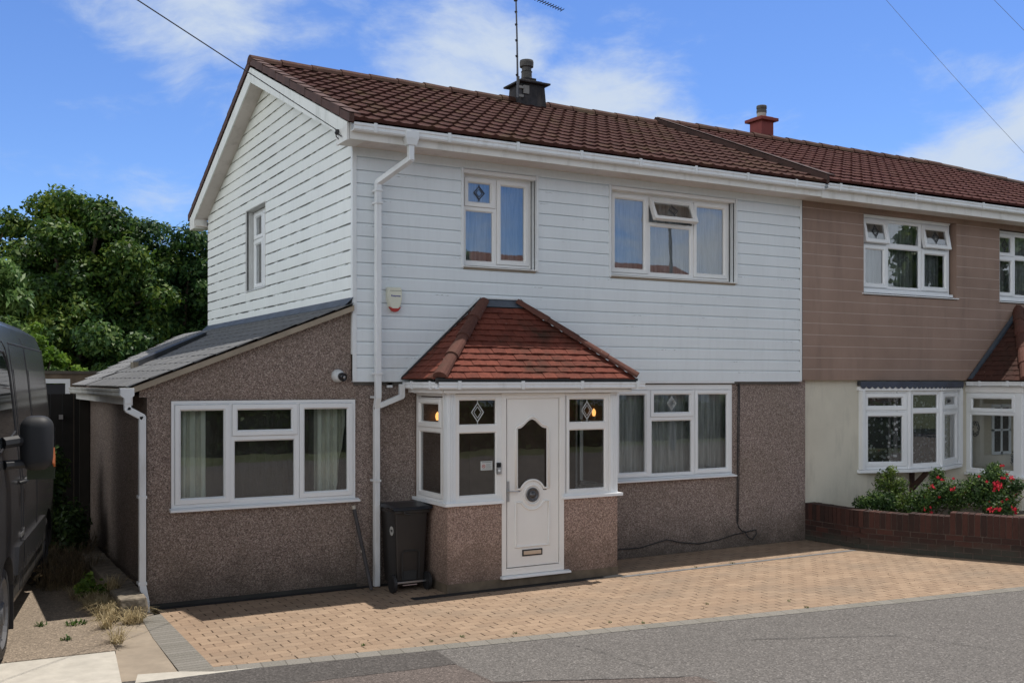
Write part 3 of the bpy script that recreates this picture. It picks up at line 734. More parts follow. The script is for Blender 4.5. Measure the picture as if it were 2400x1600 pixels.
# eaves
M().box(-.20,6.96,-.375,-.0,5.0,5.014).build('soffit', SOFF, H)
M().box(-.185,6.96,-.395,-.375,4.988,5.165).build('fascia', FASC, H, bevel=.002)
M().prism([(-.188,-.372,4.985),(-.188,-.05,4.985),(-.188,-.05,5.13),(-.188,-.372,5.16)], (.186,0,0)).build('box_end', FASC, H)
gutter(H, (-.17,-.49,5.155), (6.93,-.49,5.155), (0,1,0))
# gable bargeboards, soffit and verge
for s in (0, 1):
    Yf = (lambda y: y) if s == 0 else (lambda y: 6.98-y)
    P = [(-.39, 4.985), (3.49, 6.58), (3.49, 6.79), (-.39, 5.17)]
    M().prism([(-.215, Yf(y), z) for y, z in P], (.02,0,0)).build('bargeboard', BARGE, H)
    P = [(-.36, 5.0), (3.49, 6.575), (3.49, 6.59), (-.36, 5.015)]
    M().prism([(-.195, Yf(y), z+.004) for y, z in P], (.20,0,0)).build('gable_soffit', plain("gable_soffit_paint", (.62,.62,.58), .6, dirt=(.4,.38,.3)) if s == 0 else SOFF, H)
M().prism([(-.217,-.395,4.975),(-.217,-.06,4.975),(-.217,-.06,5.10),(-.217,-.395,5.16)], (.025,0,0)).build('box_end', FASC, H)
M().prism([(-.217,7.375,4.975),(-.217,7.04,4.975),(-.217,7.04,5.16),(-.217,7.375,5.20)], (.22,0,0)).build('box_end', FASC, H)
for a in ((6.98,7.42),): M().box(-.2,6.96,6.97,7.36,5.0,5.014).build('soffit', SOFF, H)
gutter(H, (6.9,7.47,5.155), (-.2,7.47,5.155), (0,-1,0), clips=False)
# roof
SL = Vector((0, 1, .424)).normalized()
rf = tile_slope('roof', (-.17,-.47,5.185), (1,0,0), SL, 35, 13, .2048, .330, TILE, H, lift=.032, jit=.0015)
bk = M(); bk.quad((-.2,-.44,5.17),(7.0,-.44,5.17),(7.0,3.49,6.85),(-.2,3.49,6.85)); bk.quad((-.2,3.49,6.86),(7.0,3.49,6.86),(7.0,7.45,5.18),(-.2,7.45,5.18)); bk.build('roof_underlay', DARKV, rf)
vt = M()
for i in range(13):
    for s in (0, 1):
        a = Vector((0,-.50,5.165)) + SL*(i*.330); b = Vector((0,-.50,5.165)) + SL*((i+1)*.330+.02)
        P = [(a.y,a.z-.02),(b.y,b.z-.03),(b.y,b.z+.075),(a.y,a.z+.088)]
        if s: P = [(6.98-y, z) for y, z in P]
        vt.prism([(-.228-(.003 if i % 2 else 0),y,z) for y,z in P], (.055,0,0))
        P2 = [(-.228,a.y,a.z+.078),(-.10,a.y,a.z+.078),(-.10,b.y,b.z+.064),(-.228,b.y,b.z+.064)]
        if s: P2 = [(x,6.98-y,z) for x,y,z in P2]
        vt.prism(P2, (0,0,.014))
vt.build('verge_tile', VERGE, rf)
halfround('ridge_tile', (-.22,3.49,6.850), (6.98,3.49,6.850), .120, RIDGE, rf)
# chimney
ch = M(); ch.add([(4.03,3.17,6.3),(4.56,3.17,6.3),(4.56,3.68,6.3),(4.03,3.68,6.3),(4.08,3.22,7.15),(4.51,3.22,7.15),(4.51,3.62,7.15),(4.08,3.62,7.15)], [(0,3,2,1),(4,5,6,7),(0,1,5,4),(1,2,6,5),(2,3,7,6),(3,0,4,7)])
ch.jitter(.006)
chm = ch.build('chimney', CHIM, rf)
M().box(4.01,4.58,3.14,3.70,7.13,7.16).box(4.11,4.48,3.24,3.60,7.16,7.20).box(4.18,4.41,3.31,3.53,7.20,7.26).build('chimney_cap', CHIM, rf, bevel=.006)
M().lathe((4.29,3.42,7.25), [(.095,0),(.088,.03),(.085,.12),(.095,.125),(.080,.14),(.078,.20),(.112,.205),(.115,.28),(.108,.31),(.09,.312),(.085,.26),(.0,.25)], 20).build('chimney_pot', POT, rf, smooth=False)
# downpipe and swan neck
def pipe(name, pts, wd, m, parent, dep=None):
    """square section pipe swept through pts"""
    mb = M(); dep = dep or wd
    for i in range(len(pts)-1):
        a, b = Vector(pts[i]), Vector(pts[i+1]); d = (b-a).normalized()
        xa = Vector((1,0,0)) if abs(d.x) < .9 else Vector((0,0,1))
        xa = (xa - d*xa.dot(d)).normalized(); ya = d.cross(xa)
        e = .012
        vs = [p + xa*sx*wd/2 + ya*sy*dep/2 for p in (a - d*e, b + d*e) for sx, sy in ((-1,-1),(1,-1),(1,1),(-1,1))]
        mb.add(vs, [(0,1,2,3),(4,7,6,5),(0,4,5,1),(1,5,6,2),(2,6,7,3),(3,7,4,0)])
    return mb.build(name, m, parent, bevel=.006)
dpx = .268
M().box(dpx+.17,dpx+.33,-.50,-.38,5.055,5.135).prism([(dpx+.195,-.485,4.98),(dpx+.305,-.485,4.98),(dpx+.33,-.50,5.06),(dpx+.17,-.50,5.06)], (0,.09,0)).build('hopper_outlet', GUT, H, bevel=.004)
dp = pipe('downpipe', [(dpx+.25,-.44,5.05),(dpx+.25,-.44,4.83),(dpx,-.09,4.60),(dpx,-.09,2.16),(dpx,-.045,2.04),(dpx,-.045,.02)], .066, GUT, H)
for z in (4.5, 4.36, 2.42, 2.15, 1.2): M().box(dpx-.042,dpx+.042,-.135 if z > 2.2 else -.09,.0 if z>2.3 else .05,z,z+.025).build('pipe_clip', GUT, dp, bevel=.003)

# ------------------------------------------------------------------ side extension
EX = -2.22
Lz = lambda x, y=0: 3.215 + .386*x                 # lean-to slope
ew = M()
hole = EW
us = [EX, hole[0], hole[1], .06]
def exq(a, b, c, d, m=0): ew.quad((a,.05,c),(b,.05,c),(b,.05,d),(a,.05,d),m)
exq(EX,.06,0,hole[2]); exq(EX,hole[0],hole[2],hole[3]); exq(hole[1],.06,hole[2],hole[3])
ew.add([(EX,.05,hole[3]),(.06,.05,hole[3]),(.06,.05,2.18),(EX,.05,2.18)], [(0,1,2,3)])
ew.add([(EX-.08,.045,2.18),(.0,.045,2.18),(.0,.045,Lz(0)-.03),(EX-.08,.045,Lz(EX-.08)-.03)], [(0,1,2,3)])
ew.quad((.0,.045,2.18),(.06,.045,2.18),(.06,.045,2.36),(.0,.045,2.36))
ew.quad((EX-.08,.045,2.18),(EX-.08,.05,2.18),(.0,.05,2.18),(.0,.045,2.18))
for a,b,c,d in ((hole[0],hole[0],hole[2],hole[3]),(hole[1],hole[1],hole[2],hole[3])): ew.quad((a,.05,c),(a,.13,c),(a,.13,d),(a,.05,d))
ew.quad((hole[0],.05,hole[3]),(hole[1],.05,hole[3]),(hole[1],.13,hole[3]),(hole[0],.13,hole[3])); ew.quad((hole[0],.05,hole[2]),(hole[1],.05,hole[2]),(hole[1],.13,hole[2]),(hole[0],.13,hole[2]))
ew.quad((EX,.05,0),(EX,4.5,0),(EX,4.5,2.2),(EX,.05,2.2)); ew.quad((EX,4.5,0),(.0,9.3,0),(.0,9.3,2.9),(EX,4.5,2.2))
ew.box(EX-.010, .06, .042, .06, 0, .045, 1)
ew.build('extension_wall', [PEBX, plain("plinth_dark", (.035,.033,.03), .9, var=.3)], H)
window(H, FRONT, (EW[0]+.003,EW[1]-.003,EW[2]+.035,EW[3]-.004), .035, [(-1.96,-1.365,1.045,2.11,'s'),(-1.365,-.625,1.745,2.11,'s'),(-1.365,-.625,1.045,1.745,'f'),(-.625,.022,1.045,2.11,'s')],
       outer=.028, sill=(-2.0,.085,1.022,-.02,.04), curtain=[(-1.95,-1.58,DRAPE,.03,.12,.0),(-.36,.0,DRAPE,.03,.10,-.12),(-1.96,.02,NETB,.008,.3)], room=(1.6,INTB), cw=.22)
# roof: front pitch, pale rear pitch and the raised hip flashing between
S2 = Vector((1,0,.386)).normalized()
O = Vector((-2.42,-.06,Lz(-2.42)+.01))
LEN = 2.42*math.hypot(1,.386)
def exb(s):      # eaves line runs in y; clip the rear end on the hip line
    x = -2.42 + s/math.hypot(1,.386); t = (x+2.42)/2.2
    return (0, 3.0 + t*3.4)
def exb2(s):
    x = -2.42 + s/math.hypot(1,.386); t = (x+2.42)/2.42
    return (3.0 + t*3.4, 4.45 + t*4.9)
er = tile_slope('extension_roof', O, (0,1,0), S2, 40, 11, .30, .236, SLATE, H, prof='flat', bounds=exb, stag=.5, lift=.008, jit=.001)
tile_slope('rear_slates', O+Vector((0,0,.004)), (0,1,0), S2, 40, 11, .30, .236, SLATEL, er, prof='flat', bounds=exb2, stag=.5, lift=.008, jit=.001)
M().add([(-2.42,-.05,Lz(-2.42)-.012),(0,-.05,Lz(0)-.012),(0,9.3,Lz(0)-.012),(-2.42,4.42,Lz(-2.42)-.012)], [(0,1,2,3)]).build('roof_underlay', DARKV, er)
M().prism([(-2.40,-.045,Lz(-2.40)-.075),(.0,-.045,Lz(0)-.075),(.0,-.045,Lz(0)-.012),(-2.40,-.045,Lz(-2.40)-.012)], (0,.09,0)).build('verge_board', WOODB, H)
M().prism([(-2.36,2.95,Lz(-2.36)),(-2.0+.2,3.05,Lz(-1.8)),(-.50,4.9,Lz(-.5)),(-.50,4.9,Lz(-.5)+.07),(-1.80,3.05,Lz(-1.8)+.09)][1:], (-.03,.24,0)).build('hip_flashing', plain("dark_lead", (.035,.04,.05), .6, var=.3), er)
M().box(-1.86,-1.80,3.05,3.29,Lz(-1.83)+.0,Lz(-1.83)+.085).build('flashing_end', KERBM, er)
M().prism([(-.10,-.02,Lz(-.1)+.02),(-.003,-.02,Lz(0)+.07),(-.003,7.0,Lz(0)+.07),(-.10,7.0,Lz(-.1)+.02)], (0,0,.012)).build('wall_flashing', LEADF, er)
# eaves gutter along the side with hopper and downpipe
gutter(H, (-2.50,4.35,2.265), (-2.50,-.02,2.265), (1,0,0), clips=False, m=plain("old_gutter", (.50,.49,.45), .7, var=.2, dirt=(.25,.24,.20)))
M().box(-2.40,-2.375,-.03,4.4,2.10,2.25).build('fascia', FASC, H)
M().prism([(-2.50,-.075,2.275),(-2.365,-.075,2.275),(-2.365,-.075,2.20),(-2.395,-.075,2.17),(-2.395,-.075,2.12),(-2.46,-.075,2.12),(-2.46,-.075,2.17),(-2.50,-.075,2.20)], (0,.09,0)).build('hopper_outlet', GUT, H, bevel=.003)
ep = pipe('downpipe', [(-2.428,-.03,2.15),(-2.425,-.03,2.06),(-2.283,-.03,1.98),(-2.283,-.03,.27),(-2.255,-.06,.10),(-2.25,-.06,.0)], .068, GUT, H)
for z in (1.15, .27): M().box(-2.325,-2.24,-.068,.05,z,z+.03).build('pipe_clip', GUT, ep, bevel=.003)

# ------------------------------------------------------------------ porch
PX0, PX1, PY = .80, 3.09, -.80
DX0, DX1 = 1.485, 2.318
PORCHW = mk_pebbledash("pebbledash_porch", (1.12,1.0,.95), 1.12)
PLINTH = plain("porch_plinth", (.13,.10,.07), .9, var=.3, scale=5, dirt=(.05,.04,.03))
pw = M()
pw.box(PX0, DX0+.005, PY, PY+.10, .10, .965); pw.box(DX1-.005, PX1, PY, PY+.10, .10, .965)
pw.box(PX0, PX0+.10, PY+.10, .06, .10, .965); pw.box(PX1-.10, PX1, PY+.10, .06, .10, .965)
pw.box(PX0-.004, PX1+.006, PY-.006, PY+.10, 0, .10, 1); pw.box(PX0-.004, PX0+.10, PY+.10, .06, 0, .10, 1)
pw.build('porch_wall', [PORCHW, PLINTH], H)
M().box(.9,3.0,-.7,.06,.0,.02).build('porch_floor', INTB, H)
M().box(PX0-.02,PX1+.02,PY,.06,2.20,2.24).build('porch_ceiling', UPVCW, H)
M().box(PX0,PX1,.045,.058,0,2.22).box(1.5,2.3,.03,.045,0,2.02).build('inner_wall', INTB, H)
pz0, pz1 = .995, 2.205
def porch_win(fr, a, b, w, cells, nm='porch_window', motif=LEADL, curtain=None):
    return window(H, fr, (a,b,pz0,pz1), w, cells, glass=GLASSP, fm=UPVCW, outer=.03, fix_t=.05, sash_t=.075, name=nm, motif=motif, curtain=curtain)
porch_win(FRONT, .90, DX0-.0, PY, [(.905,1.46,1.812,2.18,'f',{'motif':1}),(.905,1.46,1.02,1.812,'f')])
porch_win(FRONT, DX1, 2.99, PY, [(2.36,2.955,1.815,2.18,'f',{'motif':1}),(2.36,2.955,1.02,1.815,'f')])
PS = Fr((PX0,0,0), (0,-1,0), (1,0,0))
porch_win(PS, -.03, .70, 0.0, [(.0,.655,1.81,2.16,'s'),(.0,.655,1.03,1.81,'f')])
PSR = Fr((PX1,0,0), (0,1,0), (-1,0,0))
porch_win(PSR, -.70, .03, 0.0, [(-.655,0,1.81,2.16,'f'),(-.655,0,1.03,1.81,'f')])
# ribbed corner posts
for x0, x1 in ((PX0-.002,.90),(2.99,PX1+.002)):
    pm = M().box(x0,x1,PY-.004,PY+.10,.975,2.215)
    for k in range(3):
        xx = x0+.018+k*.028; pm.box(xx,xx+.012,PY-.012,PY-.004,.975,2.215)
    for k in range(3):
        yy = PY+.012+k*.028; pm.box(x0-.008,x0,yy,yy+.012,.975,2.215) if x0 < 1 else pm.box(x1,x1+.008,yy,yy+.012,.975,2.215)
    pm.build('corner_post', UPVC, H, bevel=.002)
def sill_poly(poly, z0, z1): return M().prism([(x,y,z0) for x,y in poly], (0,0,z1-z0)).build('porch_sill', UPVC, H, bevel=.003)
sill_poly([(PX0-.05,.05),(PX0-.05,PY-.05),(DX0+.01,PY-.05),(DX0+.01,PY+.06),(PX0+.06,PY+.06),(PX0+.06,.05)], .962, .998)
sill_poly([(DX1-.025,PY-.05),(PX1+.05,PY-.05),(PX1+.05,.05),(PX1-.06,.05),(PX1-.06,PY+.06),(DX1-.025,PY+.06)], .962, .998)
# head fascia, soffit, gutter
M().box(PX0-.10,PX1+.12,-.905,-.885,2.215,2.31).box(PX0-.10,PX1+.12,-.918,-.905,2.215,2.245).box(PX0-.12,PX0-.10,-.905,.0,2.215,2.31).box(PX1+.12,PX1+.14,-.905,.0,2.215,2.31).build('porch_fascia', UPVCW, H, bevel=.002)
M().box(PX0-.10,PX1+.12,-.885,.0,2.222,2.232).build('porch_soffit', UPVCW, H)
gutter(H, (.60,-1.005,2.335), (3.36,-1.005,2.335), (0,1,0), name='porch_gutter', step=.8, h=.075)
gutter(H, (.60,-.02,2.335), (.60,-.95,2.335), (1,0,0), name='porch_gutter', h=.075, step=.5)
gutter(H, (3.27,-.95,2.335), (3.27,-.02,2.335), (-1,0,0), name='porch_gutter', h=.075, clips=False)
pipe('porch_downpipe', [(.575,-.06,2.30),(.575,-.06,2.17),(.30,-.075,2.07)], .06, GUT, H)
M().box(.43,.50,.03,.06,2.27,2.33).build('junction_box', UPVC, H, bevel=.004)
# roof
zt, zb = 3.30, 2.375; run = .98
SF = Vector((0, run, zt-zb)).normalized(); LF = math.hypot(run, zt-zb)
xl0, xr0, xl1, xr1 = .60, 3.27, 1.64, 2.16
pb = lambda s: (( (xl1-xl0)*min(1,s/LF)), (xr0-xl0) - (xr0-xr1)*min(1,s/LF))
pr = tile_slope('porch_roof', (xl0,-.98,zb), (1,0,0), SF, 20, 12, .168, LF/13, PTILE, H, prof='flat', bounds=pb, stag=.5, lift=.022, jit=.004)
SLs = Vector((xl1-xl0, 0, zt-zb)).normalized(); LL = math.hypot(xl1-xl0, zt-zb)
tile_slope('side_tiles', (xl0,0,zb), (0,-1,0), SLs, 8, 13, .168, LL/13, PTILE, pr, prof='flat', bounds=lambda s: (0, .98*(1-s/LL)), stag=.5, lift=.016)
SRs = Vector((-(xr0-xr1), 0, zt-zb)).normalized(); LR = math.hypot(xr0-xr1, zt-zb)
tile_slope('side_tiles', (xr0,-.98,zb), (0,1,0), SRs, 8, 13, .168, LR/13, PTILE, pr, prof='flat', bounds=lambda s: (.98*s/LR, .98), stag=.5, lift=.016)
M().add([(xl0,-.98,zb-.01),(xr0,-.98,zb-.01),(xr1,0,zt-.01),(xl1,0,zt-.01),(xl0,0,zb-.01),(xr0,0,zb-.01)], [(0,1,2,3),(0,3,4),(1,5,2)]).build('roof_underlay', GROOVE, pr)
halfround('hip_tile', (xl0+.03,-.97,zb+.02), (xl1+.02,-.03,zt+.0), .072, HIPT, pr, seg=.40)
halfround('hip_tile', (xr0-.03,-.97,zb+.02), (xr1-.02,-.03,zt+.0), .072, HIPT, pr, seg=.40)
M().box(.59,3.26,-.985,-.93,zb-.05,zb+.004).build('roof_edge_felt', GROOVE, pr)
M().prism([(xl1-.02,-.085,zt-.055),(xr1+.02,-.085,zt-.055),(xr1+.02,-.002,zt+.03),(xl1-.02,-.002,zt+.03)], (0,0,.012)).build('lead_apron', LEADF, pr)
M().box(xl1-.06,xr1+.06,-.03,-.012,zt+.045,zt+.062).build('flashing_bead', TRIM, pr)
for sx, xa, xb in ((1, xl0-.03, xl1-.02), (-1, xr0+.03, xr1+.02)):
    M().prism([(xa,-.02,zb+.0),(xb,-.02,zt+.05),(xb,-.02,zt+.075),(xa,-.02,zb+.035)], (0,-.012,0)).build('flashing_bead', TRIM, pr)
    M().prism([(xa+.01*sx,-.03,zb-.01),(xb,-.03,zt+.03),(xb,-.03,zt+.055),(xa+.01*sx,-.03,zb+.02)], (0,-.012,0)).build('lead_soaker', LEAD, pr)
# front door
DOORM = plain("door_white", (.82,.80,.77), .32, var=.03, scale=2)
DA, DB, D0, D1 = 1.485, 2.318, .135, 2.205
fr_ = M(); rings(fr_, (DA,DB,D0,D1), [(0, PY+.07), (0, PY-.008), (.055, PY-.008), (.062, PY+.012), (.062, PY+.06)])
fr_.box(DA+.05,DB-.05,PY-.004,PY+.06,D0+.02,D0+.075)
dfm = fr_.build('door_frame', DOORM, H)
dd = M(); la, lb, l0, l1 = DA+.072, DB-.072, D0+.085, D1-.062
gx0, gx1, gz0, gz1, rise = 1.70, 2.085, 1.10, 1.80, .105
cx, cz, rr = (gx0+gx1)/2, 1.035, .155
# leaf with a shaped light: outline of the glass
def arch(u):     # top edge of the glazed light: ogee rise in the middle
    t = (u-gx0)/(gx1-gx0); return gz1 + rise*(.5-.5*math.cos(2*math.pi*t))**1.15
def base(u):
    d = abs(u-cx); return cz + math.sqrt(max(0,rr*rr-d*d)) if d < rr else cz+.045
n = 28; top = [(gx0+(gx1-gx0)*i/n, arch(gx0+(gx1-gx0)*i/n)) for i in range(n+1)]; bot = [(gx0+(gx1-gx0)*i/n, max(base(gx0+(gx1-gx0)*i/n), gz0-.02)) for i in range(n+1)]
yl = PY+.006
dd.quad((la,yl,l0),(gx0,yl,l0),(gx0,yl,l1),(la,yl,l1)); dd.quad((gx1,yl,l0),(lb,yl,l0),(lb,yl,l1),(gx1,yl,l1))
for i in range(n):
    (a, ta), (b, tb) = top[i], top[i+1]; dd.quad((a,yl,ta),(b,yl,tb),(b,yl,l1),(a,yl,l1)); ba, bb = bot[i][1], bot[i+1][1]; dd.quad((a,yl,l0),(b,yl,l0),(b,yl,bb),(a,yl,ba))
    dd.quad((a,yl,ta),(b,yl,tb),(b,yl+.03,tb),(a,yl+.03,ta)); dd.quad((a,yl,ba),(b,yl,bb),(b,yl+.03,bb),(a,yl+.03,ba))
rings(dd, (la,lb,l0,l1), [(0,yl+.03),(0,yl-.003),(.012,yl)])
door = dd.build('front_door', DOORM, dfm)
def bead(pts, r, nm='door_moulding', m=DOORM, closed=False):
    if closed: pts = pts + [pts[0]]
    return M().tube([(x, yl-.002, z) for x, z in pts], r, 8, caps=not closed).build(nm, m, dfm, smooth=True)
ofs = .030
bead([(gx0-ofs, cz+.07)] + [(gx0-ofs, gz1)] + [(u if 0 < i < n else u, z+ofs) for i, (u, z) in enumerate(top)] + [(gx1+ofs, gz1), (gx1+ofs, cz+.07)], .014)
arc = lambda r, a0, a1, k=20: [(cx + r*math.cos(R(a0+(a1-a0)*i/k)), cz + r*math.sin(R(a0+(a1-a0)*i/k))) for i in range(k+1)]
bead([(gx0-ofs, cz+.07), (cx-.155, cz+.07)] + arc(.17, 155, 25) + [(cx+.155, cz+.07), (gx1+ofs, cz+.07)], .013)
bead([(gx0-ofs, .445), (gx0-ofs, cz-.08), (cx-.15, cz-.08)] + arc(.17, 208, 332) + [(cx+.15, cz-.08), (gx1+ofs, cz-.08), (gx1+ofs, .445)], .014, closed=True)
bead(arc(.112, 0, 360, 32)[:-1], .013, closed=True)
M().add([(u, yl+.022, z) for u, z in top] + [(u, yl+.022, z) for u, z in bot], [(i, i+1, n+2+i, n+1+i) for i in range(n)]).build('door_glass', GLASSP, dfm)
M().lathe((cx, yl-.012, cz), [(.080,.012),(.083,-.0),(.074,-.010),(.062,-.004),(.058,.004),(.034,.0),(.030,-.012),(.018,-.022),(0,-.026)], 28, axis='Y').build('door_knocker', plain('antique_metal', (.11,.11,.115), .35, metal=.6, var=.5, scale=60), dfm, smooth=True)
lp = M(); rings(lp, (1.757,2.022,.335,.408), [(0,yl+.004),(0,yl-.012),(.008,yl-.016),(.012,yl-.012),(.014,yl-.006)]); lp.build('letterplate', [GROOVE], dfm)
M().box(1.771,2.008,yl-.014,yl,.349,.394).build('letterplate_flap', BRASS, dfm, bevel=.003)
hp = M().box(1.553,1.583,yl-.012,yl-.0,.97,1.205).tube([(1.568,yl-.01,1.09),(1.568,yl-.055,1.09),(1.60,yl-.060,1.09),(1.665,yl-.062,1.085),(1.69,yl-.052,1.082)], [.010,.010,.012,.012,.008], 8).build('door_handle', STEEL, dfm, bevel=.002)
M().prism([(DA-.02,PY+.02,D0-.001),(DA-.02,PY-.06,D0-.012),(DA-.02,PY-.06,D0-.035),(DA-.02,PY+.02,D0-.035)], (DB-DA+.09,0,0)).build('door_sill', UPVC, dfm, bevel=.003)
# ------------------------------------------------------------------ things fixed to the house
lamp = thing('wall_lamp', 'lit warm bulb lamp glimpsed through the narrow left side light of the porch', 'lamp', (1.05,.0,1.93))
def emis(name, col, st):
    m = bpy.data.materials.new(name); m.use_nodes = True; t = m.node_tree; t.nodes.clear(); o = t.nodes.new('ShaderNodeOutputMaterial'); e = t.nodes.new('ShaderNodeEmission'); e.inputs[0].default_value = (*col, 1); e.inputs[1].default_value = st; t.links.new(e.outputs[0], o.inputs[0]); return m
BULB = emis("warm_bulb", (1.0,.46,.13), 2.2)
def bulb(x, y, z, root):
    M().lathe((x,y,z-.05), [(.012,0),(.020,.02),(.026,.05),(.020,.08),(.006,.10),(0,.104)], 12).build('bulb', BULB, root, smooth=True)
    M().lathe((x,y,z-.09), [(.014,0),(.014,.045),(.03,.045),(.03,.04),(0.018,.0)], 10).tube([(x,y,z-.09),(x,y+.02,z-.12),(x,.045,z-.10)], .007, 6).build('lamp_bracket', BRASS, root)
bulb(1.05, -.02, 1.93, lamp)

lamp2 = thing('wall_lamp', 'second lit bulb lamp seen through the diamond light right of the front door', 'lamp', (2.84,.0,1.9))
lamp2['group'] = lamp['group'] = 'lamps inside the porch'

bulb(2.84, .0, 1.94, lamp2)
def text(name, s, size, mt, m, parent, ext=.001, bold=False, sx=1.0):
    c = bpy.data.curves.new(name, 'FONT'); c.body = s; c.size = size; c.align_x = 'CENTER'; c.align_y = 'CENTER'; c.extrude = ext; c.offset = size*.02 if bold else 0
    o = bpy.data.objects.new(name+'_tmp', c); COL.objects.link(o)
    me = bpy.data.meshes.new_from_object(o.evaluated_get(bpy.context.evaluated_depsgraph_get()))
    bpy.data.objects.remove(o)
    me.transform(mt @ Matrix.Diagonal((sx,1,1,1))); me.materials.clear(); me.materials.append(m)
    q = bpy.data.objects.new(name, me); COL.objects.link(q)
    if parent: link_parent(q, parent)
    return q
FACE = lambda x, y, z, tilt=0: Matrix.Translation((x,y,z)) @ Matrix.Rotation(R(90+tilt), 4, 'X')
# alarm siren box
AB = thing('alarm_box', 'cream shield-shaped burglar alarm box with red lens and blue word on white boards', 'alarm box', (.50,-.02,3.28))
abm = plain("alarm_cream", (.68,.68,.57), .4, var=.04); abr = plain("alarm_red", (.42,.03,.018), .25, var=.1)
ax, az = .495, 3.285
outl = [(-.095,.10),(-.085,.145),(.085,.145),(.095,.10),(.092,0),(.07,-.085),(.035,-.13),(0,-.142),(-.035,-.13),(-.07,-.085),(-.092,0)]
def shield(sc, y): return [(ax+u*sc, y, az+z*(sc if z < 0 else 1-(1-sc)*.6)) for u, z in outl]
vs = shield(1, -.0)+shield(1.0,-.030)+shield(.86,-.062); nn = len(outl)
mbs = M(); fsx = [(k*nn+i, k*nn+(i+1)%nn, (k+1)*nn+(i+1)%nn, (k+1)*nn+i) for k in range(2) for i in range(nn)]
mbs.add(vs, fsx + [tuple(range(2*nn,3*nn))]); mbs.build('casing', abm, AB, bevel=.004)
M().prism([(ax-.067,-.052,az+.095),(ax+.067,-.052,az+.095),(ax+.072,-.024,az+.139),(ax-.072,-.024,az+.139)], (0,-.012,.004)).build('solar_panel', plain("solar_dark", (.008,.02,.022), .2), AB)
M().prism([(ax+u*1.01, -.012, az+z*1.02) for u, z in [(-.073,-.082),(-.03,-.098),(.03,-.098),(.073,-.082),(.037,-.13),(0,-.142),(-.037,-.13)]], (0,-.053,0)).build('red_lens', abr, AB, bevel=.006)
text('alarm_lettering', 'Response', .030, FACE(ax+.006,-.0628,az+.042), plain("lettering_blue", (.03,.03,.25), .5), AB, bold=True)
# camera above the extension window
SCm = thing('security_camera', 'round white dome camera with dark lens on the pebbledash extension gable', 'camera', (-.16,.04,2.40))
wm = plain("camera_white", (.60,.62,.63), .4); cm_ = plain("camera_black", (.012,.012,.014), .25)
M().lathe((-.165,.045,2.405), [(.075,0),(.075,-.018),(.066,-.05),(.052,-.075),(.045,-.08)], 24, axis='Y').build('housing', wm, SCm, smooth=True)
mbx = M(); mbx.lathe((0,0,0), [(.046,0),(.048,-.035),(.045,-.06),(.034,-.065),(.030,-.055),(0,-.055)], 20, axis='Y'); mbx.xf(Matrix.Translation((-.150,-.015,2.400)) @ Matrix.Rotation(R(25),4,'Z') @ Matrix.Rotation(R(12),4,'X')).build('lens_barrel', cm_, SCm, smooth=True)
mbx = M(); mbx.lathe((0,0,0), [(.020,-.056),(.014,-.062),(0,-.064)], 14, axis='Y'); mbx.xf(Matrix.Translation((-.150,-.015,2.400)) @ Matrix.Rotation(R(25),4,'Z') @ Matrix.Rotation(R(12),4,'X')).build('lens', STEEL, SCm, smooth=True)
# video doorbell and sticker
DBt = thing('doorbell', 'black and silver video doorbell beside the white front door', 'doorbell', (1.44,PY,1.36))
M().box(1.414,1.462,PY-.030,PY,1.37,1.425).build('camera_head', cm_, DBt, bevel=.004); M().box(1.414,1.462,PY-.030,PY,1.292,1.37).build('faceplate', STEEL, DBt, bevel=.003)
M().lathe((1.438,PY-.030,1.335), [(.014,0),(.014,-.004),(.011,-.006),(0,-.006)], 16, axis='Y').build('push_button', UPVC, DBt)
ST = thing('window_sticker', 'small white notice sticker with red ring in the porch window by the doorbell', 'sticker', (1.31,PY+.02,1.39))
stw = plain("sticker_paper", (.55,.56,.54), .5); stt = plain("sticker_ink", (.25,.27,.27), .5)
M().box(1.225,1.375,PY+.019,PY+.0225,1.342,1.444).build('paper', stw, ST)
rg = M(); rg.tube([(1.262+.018*math.cos(a*math.pi/10), PY+.0185, 1.388+.018*math.sin(a*math.pi/10)) for a in range(21)], .003, 6, caps=False); rg.lathe((1.262,PY+.019,1.388), [(.006,0),(.006,-.0015),(0,-.0015)], 10, axis='Y'); rg.build('red_ring', plain("sticker_red", (.45,.05,.04), .5), ST)
tm = M(); tm.box(1.240,1.362,PY+.0175,PY+.019,1.426,1.436)
for k, (a, b) in enumerate(((1.292,1.360),(1.292,1.345),(1.292,1.358),(1.292,1.35),(1.245,1.36))): tm.box(a,b,PY+.0175,PY+.019,1.408-k*.013,1.413-k*.013)
tm.build('printed_lines', stt, ST)
# black cables on the pebbledash
CB = tag(M().tube([(5.775,.035,2.33),(5.765,.035,1.6),(5.757,.035,.9),(5.75,.035,.36),(5.78,.03,.28),(5.84,.03,.225),(5.92,.03,.205),(6.02,.03,.215),(6.10,.03,.225),(6.11,.03,.16),(6.04,.03,.09),(5.96,.03,.12),(5.90,.03,.20)], .008, 6)
  .tube([(5.800,.035,2.33),(5.790,.035,1.5),(5.785,.035,.9),(5.77,.035,.36)], .006, 6)
  .tube([(5.90,.03,.20),(5.70,.03,.185),(5.4,.03,.13),(5.05,.03,.105),(4.75,.03,.145),(4.50,.03,.205),(4.3,.03,.17),(4.05,.03,.13),(3.74,.03,.135),(3.3,.03,.14)], .007, 6)
  .build('cable', BLACK, None, smooth=True), 'black cables hanging down the pebbledash wall and looping along its foot', 'cable')
